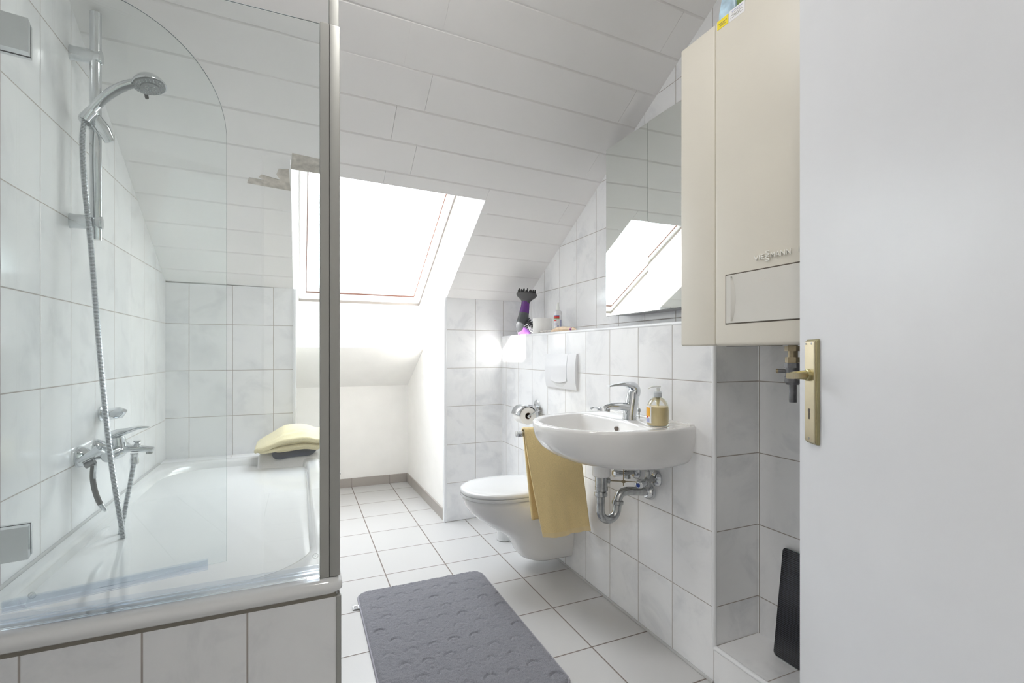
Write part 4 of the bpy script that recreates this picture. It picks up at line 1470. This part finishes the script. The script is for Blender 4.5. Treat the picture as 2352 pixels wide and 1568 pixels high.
for a, c_ in (((BX - 0.0006, PY0, PZ0), (BX + 0.002, PY0 + 0.003, PZ1)), ((BX - 0.0006, PY1 - 0.003, PZ0), (BX + 0.002, PY1, PZ1)),
              ((BX - 0.0006, PY0, PZ0), (BX + 0.002, PY1, PZ0 + 0.0028)), ((BX - 0.0006, PY0, PZ1 - 0.0028), (BX + 0.002, PY1, PZ1))):
    b.box(a, c_)
obj('panel_gap', b, 'boiler_dark', boi, smooth=0)
b = B()
b.box((BX - 0.0022, PY0 + 0.0032, PZ0 + 0.003), (BX + 0.004, PY1 - 0.0032, PZ1 - 0.003), 0.001, 1)
fl = obj('control_flap', b, plain('flap_plastic', (0.68, 0.665, 0.62), 0.22, var=0.01), boi, smooth=30)
for yc, sg in ((0.977, -1), (0.767, 1)):               # curved finger grips at both ends of the flap
    b = B()
    n = 16
    zs = [PZ0 + 0.008 + (PZ1 - PZ0 - 0.016) * i / n for i in range(n + 1)]
    arcp = [(yc + sg * 0.012 * (1 - ((z - (PZ0 + PZ1) / 2) / ((PZ1 - PZ0) / 2 - 0.008)) ** 2), z) for z in zs]
    b.loft([[(BX - 0.0022, yc, z) for z in zs], [(BX - 0.0072, yc, z) for z in zs], [(BX - 0.0024, y, z) for y, z in arcp]], False, False, False)
    obj('finger_grip', b, fl.data.materials[0], fl, smooth=60)
b = B()
for i in range(9):
    for j in range(2):
        y, z = 0.895 - i * 0.0042, 1.300 - j * 0.005 + 0.0006 * i * 0
        b.cyl((BX - 0.0020, y, z), (BX - 0.0027, y, z), 0.0007, seg=6)
ob = obj('dot_pattern', b, 'boiler', fl)
ob['kind'] = 'stuff'


def letters(txt, size, depth, bold=0.0):
    """raised lettering as a mesh lying in XY, origin at the left end of the base line"""
    cu = bpy.data.curves.new('lettering', 'FONT')
    cu.body = txt
    cu.size = size
    cu.extrude = depth
    cu.offset = bold
    cu.resolution_u = 3
    to = bpy.data.objects.new('lettering', cu)
    COL.objects.link(to)
    dg = bpy.context.evaluated_depsgraph_get()
    me = bpy.data.meshes.new_from_object(to.evaluated_get(dg))
    bpy.data.objects.remove(to)
    bpy.data.curves.remove(cu)
    xs = [v.co.x for v in me.vertices]
    ys = [v.co.y for v in me.vertices]
    return me, min(xs), max(xs), min(ys), max(ys)
def put_text(q, txt, y_left, y_right, z0, z1, x, depth, bold=0.0):
    """fit text into a rectangle on the boiler front (facing -X; reads towards -Y)"""
    me, a0, a1, c0, c1 = letters(txt, 0.03, depth, bold)
    for v in me.vertices:
        u = (v.co.x - a0) / (a1 - a0)
        w = (v.co.y - c0) / (c1 - c0)
        v.co = Vector((x - v.co.z, y_left + (y_right - y_left) * u, z0 + (z1 - z0) * w))
    q.bm.from_mesh(me)
    bpy.data.meshes.remove(me)
b = B()
LZ0, LZ1 = 1.3495, 1.3625
put_text(b, 'VIE', 0.9065, 0.8755, LZ0, LZ1, BX - 0.0022, 0.0022, 0.0003)
put_text(b, 'MANN', 0.8570, 0.8025, LZ0, LZ1, BX - 0.0022, 0.0022, 0.0)
put_text(b, 'S', 0.8735, 0.8600, 1.3565, 1.3690, BX - 0.0022, 0.0022, 0.0003)
put_text(b, 'S', 0.8735, 0.8600, 1.3430, 1.3555, BX - 0.0022, 0.0022, 0.0003)
obj('brand_lettering', b, 'letters', front, smooth=0)
b = B()
put_text(b, 'H', 0.7845, 0.7770, LZ0 + 0.001, LZ0 + 0.013, BX - 0.0006, 0.0006)
obj('model_lettering', b, plain('grey_letters', (0.56, 0.55, 0.52), 0.4), front, smooth=0)
# stickers at the top of the front
b = B()
b.box((BX - 0.0006, 0.992, 2.0225), (BX + 0.001, 1.030, 2.0475))
st = obj('yellow_sticker', b, 'yellow_sticker', front, smooth=0, label='yellow sticker with dark print')
b = B()
for i, (l, z, h_) in enumerate(((0.029, 2.0360, 0.0013), (0.017, 2.0322, 0.0008), (0.021, 2.0290, 0.0008))):
    b.box((BX - 0.0010, 1.011 - l / 2, z), (BX - 0.0004, 1.011 + l / 2, z + h_))
obj('print', b, 'print', st, smooth=0)
b = B()
b.box((BX - 0.0006, 0.937, 2.0205), (BX + 0.001, 0.989, 2.0505))
st = obj('white_sticker', b, 'white_label', front, smooth=0, label='white sticker with small print')
b = B()
for i, (l, z, h_) in enumerate(((0.030, 2.0395, 0.0006), (0.041, 2.0345, 0.0006), (0.020, 2.0310, 0.0011), (0.041, 2.0275, 0.0006))):
    b.box((BX - 0.0010, 0.963 - l / 2, z), (BX - 0.0004, 0.963 + l / 2, z + h_))
obj('print', b, 'print', st, smooth=0)
b = B()
b.box((BX - 0.0010, 0.945, 2.0435), (BX - 0.0004, 0.980, 2.0452))
obj('heading', b, 'pale_blue', st, smooth=0)
# valves hanging below the boiler
bv = thing('boiler_valve', 'dark metal shut-off valve with brass nuts under the boiler', 'valve', (1.150, 0.846, 1.04))
b = B()
VX, VY = 1.150, 0.848
b.cyl((VX, VY, 1.150), (VX, VY, 1.078), 0.0115)
obj('pipe', b, 'valve_brass', bv)
for z0, z1, r, m_ in ((1.1155, 1.128, 0.0185, 'valve_brass'), (1.086, 1.100, 0.0175, 'valve_brass'), (1.073, 1.085, 0.0195, 'valve')):
    b = B()
    b.cyl((VX, VY, z0), (VX, VY, z1), r, seg=6)
    obj('union_nut', b, m_, bv, smooth=20)
b = B()
b.lathe([(0.0165, 1.074), (0.0165, 1.052), (0.0185, 1.050), (0.0185, 1.036), (0.014, 1.03)], (VX, VY, 0))
b.cyl((VX - 0.006, VY + 0.006, 1.064), (VX - 0.018, VY + 0.026, 1.064), 0.0045, seg=10)
obj('body', b, 'valve', bv)
b = B()
b.cyl((VX - 0.018, VY + 0.026, 1.064), (VX - 0.021, VY + 0.031, 1.064), 0.0055, seg=12)
obj('drain_nipple', b, 'valve_brass', bv)
b = B()
b.cyl((VX, VY, 1.03), (VX, VY, 0.985), 0.009)
obj('lower_pipe', b, 'valve', bv)
b = B()
b.box((BX + 0.04, 0.985, BZ0 - 0.003), (BX + 0.06, 1.035, BZ0 + 0.008))
b.box((BX + 0.05, 0.88, BZ0 - 0.003), (BX + 0.07, 0.975, BZ0 + 0.008))
obj('bottom_vent', b, 'boiler_dark', boi, smooth=0)
# printed pack lying on top
pk = thing('printed_pouch', 'pale blue and leaf green printed pouch standing on top of the boiler', 'pouch', (1.12, 0.98, BZ1))
b = B()
n = 14
def bag(z, w0, w1, x0, x1):
    return [(x, y, z) for x, y in rounded(x0, x1, w0, w1, 0.006, 4, 4)]
b.loft([bag(BZ1 + 0.0005, 0.974, 1.036, 1.094, 1.150), bag(BZ1 + 0.02, 0.973, 1.034, 1.092, 1.152), bag(BZ1 + 0.06, 0.974, 1.027, 1.095, 1.145), bag(BZ1 + 0.11, 0.976, 1.022, 1.10, 1.138), bag(BZ1 + 0.15, 0.977, 1.020, 1.113, 1.121)])
obj('blue_part', b, 'sky_pack', pk, smooth=60)
b = B()
b.loft([bag(BZ1 + 0.0005, 0.920, 0.972, 1.094, 1.145), bag(BZ1 + 0.02, 0.920, 0.9725, 1.092, 1.147), bag(BZ1 + 0.08, 0.921, 0.9735, 1.097, 1.140), bag(BZ1 + 0.15, 0.922, 0.9745, 1.113, 1.121)])
obj('green_part', b, 'leaf_pack', pk, smooth=60)

# ================================================================== things on the ledge
def dryer():
    X0, Y0 = 1.318, 2.820
    d = thing('hair_dryer', 'purple and black hair dryer with diffuser standing on the ledge', 'hair dryer', (X0, Y0, LEDGE))
    S_ = lambda x, z, y=Y0: (x, y, z)
    q = B()
    pts = spline([S_(1.3385 - 0.022, 1.252), S_(1.306, 1.285), S_(1.309, 1.33), S_(1.317, 1.375), S_(1.323, 1.41), S_(1.3255, 1.442)], 6)
    rr_ = spline([(0.044, 0.030), (0.046, 0.031), (0.037, 0.030), (0.031, 0.028), (0.027, 0.027), (0.025, 0.025)], 6)
    nn = len(pts)
    q.tube(pts[:18], rr_[:18], 28, up=(0, 1, 0))
    obj('housing', q, 'charcoal', d, smooth=60)
    q = B()
    q.tube(pts[17:], [(a + 0.0006, c_ + 0.0006) for a, c_ in rr_[17:]], 28, up=(0, 1, 0))
    obj('barrel', q, 'purple', d, smooth=60, label='glossy purple barrel')
    q = B()
    q.lathe([(0.026, 1.229), (0.040, 1.229), (0.044, 1.236), (0.0445, 1.252), (0.0455, 1.272)], (1.3165, Y0, 0), 'Z', 28)
    for v in q.bm.verts:
        v.co.y = Y0 + (v.co.y - Y0) * 0.72
        v.co.x += -0.0015 - (v.co.z - 1.272) * 0.05
    obj('rear_cap', q, 'purple_lit', d, smooth=60, label='purple rear cap, sunlight put into its brighter colour')
    q = B()
    q.tube([S_(1.336, 1.372, Y0 - 0.006), S_(1.338, 1.345, Y0 - 0.012), S_(1.340, 1.32, Y0 - 0.015)], [(0.008, 0.006), (0.009, 0.006), (0.008, 0.005)], 14, up=(0, 1, 0))
    obj('trim_plate', q, 'silver', d, smooth=60)
    # handle folded forward with the cord wound round it
    q = B()
    hp_ = spline([S_(1.322, 1.305, Y0 - 0.030), S_(1.340, 1.285, Y0 - 0.040), S_(1.358, 1.258, Y0 - 0.045), S_(1.372, 1.242, Y0 - 0.046)], 6)
    q.tube(hp_, [(0.020 - 0.006 * i / 18, 0.016 - 0.004 * i / 18) for i in range(19)], 18, up=(0, 1, 0))
    obj('handle', q, 'matt_charcoal', d, smooth=60)
    q = B()
    coil = []
    for i in range(7 * 18):
        t = i / (7 * 18)
        c0 = Vector(hp_[min(18, int(t * 15) + 1)])
        a = 2 * PI * i / 18
        r1 = 0.030 - 0.010 * t + 0.004 * math.sin(i * 1.7)
        ax_ = Vector((0.75, 0, -0.66))
        u_, w_ = Vector((0.66, 0, 0.75)), Vector((0, 1, 0))
        coil.append(c0 + u_ * (r1 * math.cos(a)) + w_ * (0.8 * r1 * math.sin(a)) + ax_ * (0.012 * (t - 0.5)))
    coil += [Vector((1.385, Y0 - 0.058, 1.232)), Vector((1.378, Y0 - 0.062, 1.230))]
    for p in coil:
        p.z = max(p.z, LEDGE + 0.003)
    q.tube(coil, 0.0036, 8)
    obj('power_cord', q, M['charcoal'], d, smooth=60)
    q = B()
    for i in range(4):
        c0 = Vector((1.330 + 0.013 * i, Y0 - 0.072, 1.262 - 0.006 * i))
        q.tube(spline([tuple(c0 + Vector((-0.014, 0.002, 0.015))), tuple(c0 + Vector((-0.012, -0.004, -0.004))), tuple(c0 + Vector((0.001, -0.003, -0.018)))], 6), 0.0036, 8)
    for v in q.bm.verts:
        v.co.z = max(v.co.z, LEDGE + 0.0006)
    obj('cord_loops', q, 'silver', d, smooth=60, label='shiny loops of the cord')
    q = B()
    dc = Vector((1.329, Y0, 1.436))
    tl = Vector((0.10, 0, 1)).normalized()
    ex = Vector((1, 0, -0.10)).normalized()
    fr_ = (ex, Vector((0, 1, 0)), tl)
    q.lathe([(0.0255, -0.006), (0.0265, 0.004), (0.038, 0.018), (0.056, 0.032), (0.065, 0.044), (0.0665, 0.051), (0.064, 0.056), (0.050, 0.060)], dc, fr_, 36)
    df = obj('diffuser', q, 'matt_charcoal', d, smooth=60)
    for rad, cnt in ((0.054, 16), (0.032, 9)):
        for i in range(cnt):
            a = 2 * PI * i / cnt
            q = B()
            p = dc + ex * (rad * math.cos(a)) + Vector((0, 1, 0)) * (rad * math.sin(a)) + tl * 0.056
            q.tube([p, p + tl * 0.014, p + tl * (0.021 + 0.003 * (i % 3))], [0.0058, 0.0050, 0.0034], 8)
            obj('prong', q, 'black', df, smooth=60)
dryer()

def spray():
    x, y = 1.372, 2.478
    t = thing('spray_bottle', 'white spray bottle with red label standing on the ledge', 'spray bottle', (x, y, LEDGE))
    q = B()
    q.lathe([(0.021, LEDGE + 0.0005), (0.0232, LEDGE + 0.004), (0.0232, LEDGE + 0.115), (0.0215, LEDGE + 0.126), (0.012, LEDGE + 0.133), (0.010, LEDGE + 0.134)], (x, y, 0), seg=36)
    obj('bottle', q, 'plastic', t, smooth=50)
    q = B()
    q.lathe([(0.0105, LEDGE + 0.133), (0.0095, LEDGE + 0.150), (0.0085, LEDGE + 0.152), (0.0065, LEDGE + 0.170), (0.006, LEDGE + 0.178)], (x, y, 0), seg=24)
    obj('spray_cap', q, 'pump', t, smooth=50)
    F_ = math.atan2(-y, -x)
    D = math.radians
    def lab(a0, a1, z0, z1, m_, nm, par, off):
        q_ = B()
        wraplabel(q_, x, y, 0.0232, F_ + D(a0), F_ + D(a1), LEDGE + z0, LEDGE + z1, 12, off)
        return obj(nm, q_, m_, par, smooth=60)
    l = lab(-82, 60, 0.010, 0.108, 'white_label', 'label_sticker', t, 0.0003)
    lab(-80, 22, 0.084, 0.098, 'red', 'label_band', l, 0.0006)
    lab(-60, 22, 0.0975, 0.1025, 'blue', 'label_band', l, 0.0007)
    lab(-80, 22, 0.0805, 0.0842, 'green', 'label_band', l, 0.0007)
    lab(-66, -18, 0.070, 0.077, 'red', 'label_text', l, 0.0006)
    for z in (0.064, 0.056, 0.050, 0.044):
        lab(-66, 0, z, z + 0.0018, 'pale_blue', 'label_text', l, 0.0006)
    lab(34, 58, 0.018, 0.078, 'pale_blue', 'label_text', l, 0.0006)
    lab(-70, 10, 0.012, 0.0155, 'blue', 'label_band', l, 0.0006)
    lab(-60, -25, 0.017, 0.028, 'print', 'label_text', l, 0.0006)
    lab(-6, 12, 0.034, 0.044, 'blue', 'label_mark', l, 0.0006)
    lab(-2, 8, 0.0365, 0.0415, 'white_label', 'label_mark', l, 0.0009)
spray()

pkt = thing('wrapped_packet', 'slim beige packet with purple band and cloudy wrapper lying along the ledge edge', 'packet', (1.315, 2.36, LEDGE))
b = B()
pp = [(1.312, 2.445, 1.2335), (1.312, 2.40, 1.2385), (1.313, 2.36, 1.2415), (1.315, 2.31, 1.2415), (1.318, 2.25, 1.2390), (1.320, 2.21, 1.2360), (1.321, 2.185, 1.2315)]
b.tube(spline(pp, 5), [(a, c_) for a, c_ in spline([(0.005, 0.006), (0.014, 0.012), (0.016, 0.014), (0.016, 0.0145), (0.012, 0.0115), (0.008, 0.0085), (0.003, 0.004)], 5)], 14, up=(0, 0, 1))
obj('beige_pouch', b, 'beige', pkt, smooth=60)
b = B()
b.tube([(1.3188, 2.236, 1.2378), (1.3192, 2.222, 1.2370)], [(0.0112, 0.0105), (0.0100, 0.0098)], 14, up=(0, 0, 1))
obj('purple_band', b, 'magenta', pkt, smooth=60)
b = B()
b.tube([(1.310, 2.575, 1.2330), (1.309, 2.555, 1.2360), (1.309, 2.53, 1.2345), (1.310, 2.50, 1.2360), (1.311, 2.47, 1.2350), (1.312, 2.44, 1.2350)], [(0.018, 0.0055), (0.015, 0.009), (0.017, 0.0075), (0.014, 0.009), (0.015, 0.008), (0.007, 0.007)], 7, up=(0, 0, 1))
obj('clear_wrapper', b, 'wrap', pkt, smooth=20)

# ================================================================== bath rug
RX0, RX1, RY0, RY1 = 0.237, 0.842, 1.395, 2.335
rug = thing('bath_rug', 'grey rectangular bath rug with embossed half circles on the floor', 'bath rug', ((RX0 + RX1) / 2, (RY0 + RY1) / 2, 0))
dents = []
for i in range(7):
    for j in range(11):
        dents.append((RX0 + 0.055 + i * 0.085 + (0.042 if j % 2 else 0) + random.uniform(-0.006, 0.006), RY0 + 0.05 + j * 0.086 + random.uniform(-0.006, 0.006)))
def rugz(x, y):
    z = 0.0155 + 0.0018 * noise.noise(Vector((x * 30, y * 30, 0))) + 0.0022 * noise.noise(Vector((x * 95, y * 95, 3))) + 0.0012 * noise.noise(Vector((x * 220, y * 220, 5)))
    for dx, dy in dents:
        ax_, ay = x - dx, y - dy
        if abs(ax_) < 0.035 and abs(ay) < 0.035:
            r = math.hypot(ax_, ay)
            if ay > -0.004:
                g_ = math.exp(-((r - 0.021) / 0.0042) ** 2)
                z -= 0.0058 * g_ * min(1, (ay + 0.004) / 0.008) * (0.8 + 0.7 * noise.noise(Vector((dx * 50, dy * 50, 1 + r * 40))))
            z += 0.0006 * math.exp(-(r / 0.015) ** 2)
    return z
nx_, ny_ = 170, 262
cr = 0.055
b = B()
V = {}
for i in range(nx_ + 1):
    for j in range(ny_ + 1):
        x = RX0 + 0.004 + (RX1 - RX0 - 0.008) * i / nx_
        y = RY0 + 0.004 + (RY1 - RY0 - 0.008) * j / ny_
        ex = max(RX0 + cr - x, x - (RX1 - cr), 0)
        ey = max(RY0 + cr - y, y - (RY1 - cr), 0)
        if ex > 0 and ey > 0:
            mxe = max(ex, ey)
            h_ = math.hypot(ex, ey)
            f = mxe / h_
            sx = 1 if x > (RX0 + RX1) / 2 else -1
            sy = 1 if y > (RY0 + RY1) / 2 else -1
            x, y = x - sx * ex * (1 - f), y - sy * ey * (1 - f)
            e_ = cr - 0.004 - mxe
        else:
            e_ = cr - 0.004 - max(ex, ey)
        edge_ = min(1, max(0, e_) / 0.012)
        V[i, j] = b.bm.verts.new((x, y, 0.006 + (rugz(x, y) - 0.006) * math.sqrt(edge_) if edge_ < 1 else rugz(x, y)))
for i in range(nx_):
    for j in range(ny_):
        b.bm.faces.new((V[i, j], V[i + 1, j], V[i + 1, j + 1], V[i, j + 1]))
obj('pile', b, 'mat', rug, smooth=80)
b = B()
b.loft([[(x, y, z) for x, y in rounded(RX0 + q, RX1 - q, RY0 + q, RY1 - q, cr - q, 10, 10)] for q, z in ((0.003, 0.0), (0.0, 0.002), (0.0, 0.006), (0.003, 0.0085), (0.008, 0.0075))], True, False)
obj('binding', b, 'mat_edge', rug, smooth=60)
b = B()
b.grid(lambda u, v: (RX0 + 0.006 - 0.034 * u, 2.188 + 0.034 * v + 0.004 * u, 0.004 + 0.0035 * math.sin(PI * u) * 1.0), 6, 3)
tg = obj('care_tag', b, 'white_label', rug, smooth=60, solid=0.0006)
b = B()
for i in range(3):
    b.box((RX0 - 0.022, 2.196 + 0.008 * i, 0.0085), (RX0 - 0.006, 2.1985 + 0.008 * i, 0.0088))
obj('print', b, 'print', tg, smooth=0)

# ================================================================== bathroom scale leaning in the alcove
sc_ = thing('bathroom_scale', 'black striped glass bathroom scale leaning upright in the alcove', 'bathroom scale', (1.43, 0.99, 0.1225))
th = math.atan2(0.045, 0.335)
def lean(y, h, d):
    return Vector((1.428 + math.sin(th) * h - math.cos(th) * d, y, 0.1228 + math.cos(th) * h + math.sin(th) * d * 1.0 + 0.0025))
ol = rounded(0.815, 1.117, 0.0, 0.345, 0.012, 8, 4)
b = B()
b.loft([[lean(y, h, 0.0) for y, h in ol], [lean(y, h, 0.0065) for y, h in ol]])
obj('glass_plate', b, 'scale', sc_, smooth=30)
b = B()
for q in (0, 1):
    pass
b.loft([[lean(y, h, d) for y, h in rounded(0.815 - g, 1.117 + g, -g, 0.345 + g, 0.012 + g, 8, 4)] for d, g in ((0.0015, 0.0), (0.0015, 0.0006), (0.0055, 0.0006), (0.0055, 0.0))], False, False)
obj('edge_band', b, plain('green_glass_edge', (0.30, 0.40, 0.38), 0.15), sc_, smooth=30)
b = B()
b.loft([[lean(y, h, 0.0) for y, h in rounded(0.85, 1.08, 0.05, 0.29, 0.02, 8, 4)], [lean(y, h, -0.012) for y, h in rounded(0.85, 1.08, 0.05, 0.29, 0.02, 8, 4)]])
obj('base', b, 'black', sc_, smooth=30)

# ================================================================== door
PHI = math.radians(29)
E_ = Vector((1.030, 0.7432, 0))
DD = Vector((-math.sin(PHI), -math.cos(PHI), 0))      # from the free edge to the hinges
DN = Vector((-math.cos(PHI), math.sin(PHI), 0))       # towards the room
def dp(a, z, d=0.0):
    return E_ + DD * a + DN * d + Vector((0, 0, z))
def dbox(q, a0, a1, z0, z1, d0, d1):
    q.loft([[dp(a0, z0, d0), dp(a1, z0, d0), dp(a1, z0, d1), dp(a0, z0, d1)], [dp(a0, z1, d0), dp(a1, z1, d0), dp(a1, z1, d1), dp(a0, z1, d1)]])
b = B()
dbox(b, 0, 0.735, 0.008, 1.99, -0.04, 0)
bmesh.ops.bevel(b.bm, geom=b.bm.edges[:], offset=0.0018, segments=2, affect='EDGES')
dr_ = struct('door_1', b, 'door', 'open white interior door at the right edge', smooth=30)
PA0, PA1 = 0.040, 0.086
b = B()
def dplate(q, a0, a1, z0, z1, d0, d1, r):
    q.loft([[dp(x, y, d) for x, y in rounded(a0 + g, a1 - g, z0 + g, z1 - g, r, 6, 2)] for d, g in ((d0, 0), (d1 - 0.002, 0), (d1, 0.002))])
dplate(b, PA0 - 0.001, PA1 + 0.001, 0.918, 1.139, 0, 0.006, 0.004)
hp1 = obj('handle_plate', b, 'brass_dark', dr_, smooth=30)
b = B()
dplate(b, PA0 + 0.001, PA1 - 0.004, 0.921, 1.136, 0.005, 0.0095, 0.003)
obj('plate_face', b, 'brass', hp1, smooth=30)
for a, z in ((PA0 + 0.008, 1.130), (PA1 - 0.014, 1.130), (PA0 + 0.021, 0.929)):
    b = B()
    p = dp(a, z, 0.009)
    b.cyl(p, p + DN * 0.0012, 0.0026, seg=12)
    obj('screw', b, 'worn_chrome', hp1)
b = B()
dbox(b, PA0 + 0.0195, PA0 + 0.0235, 0.970, 0.984, 0.0085, 0.0099)
b.cyl(dp(PA0 + 0.0215, 0.988, 0.0085), dp(PA0 + 0.0215, 0.988, 0.0099), 0.0042, seg=14)
obj('keyhole', b, 'boiler_dark', hp1, smooth=0)
HZ, HA = 1.0635, PA0 + 0.021
b = B()
p = dp(HA, HZ, 0.009)
b.tube([p, p + DN * 0.006, p + DN * 0.007], [0.0125, 0.0125, 0.0105], 24)
obj('rose', b, 'brass_dark', hp1)
b = B()
b.tube(spline([dp(HA, HZ, 0.012), dp(HA, HZ, 0.026), dp(HA + 0.004, HZ, 0.040), dp(HA + 0.014, HZ, 0.052)], 6), [(0.0085 - 0.0002 * i, 0.0105 - 0.0002 * i) for i in range(19)], 16, up=(0, 0, 1))
lv = obj('lever_neck', b, 'brass_dark', hp1, smooth=50)
b = B()
l0, l1 = (HA + 0.010, 0.020), (HA + 0.046, 0.066)
b.loft([[dp(l0[0], HZ - 0.0040, l0[1] - 0.006), dp(l0[0], HZ + 0.0035, l0[1] - 0.006), dp(l0[0] - 0.012, HZ + 0.0035, l0[1] + 0.006), dp(l0[0] - 0.012, HZ - 0.0040, l0[1] + 0.006)],
        [dp(l1[0], HZ - 0.0065, l1[1] - 0.006), dp(l1[0], HZ + 0.0065, l1[1] - 0.006), dp(l1[0] - 0.012, HZ + 0.0065, l1[1] + 0.006), dp(l1[0] - 0.012, HZ - 0.0065, l1[1] + 0.006)]])
bmesh.ops.bevel(b.bm, geom=b.bm.edges[:], offset=0.0015, segments=2, affect='EDGES')
obj('lever', b, 'brass', hp1, smooth=30)
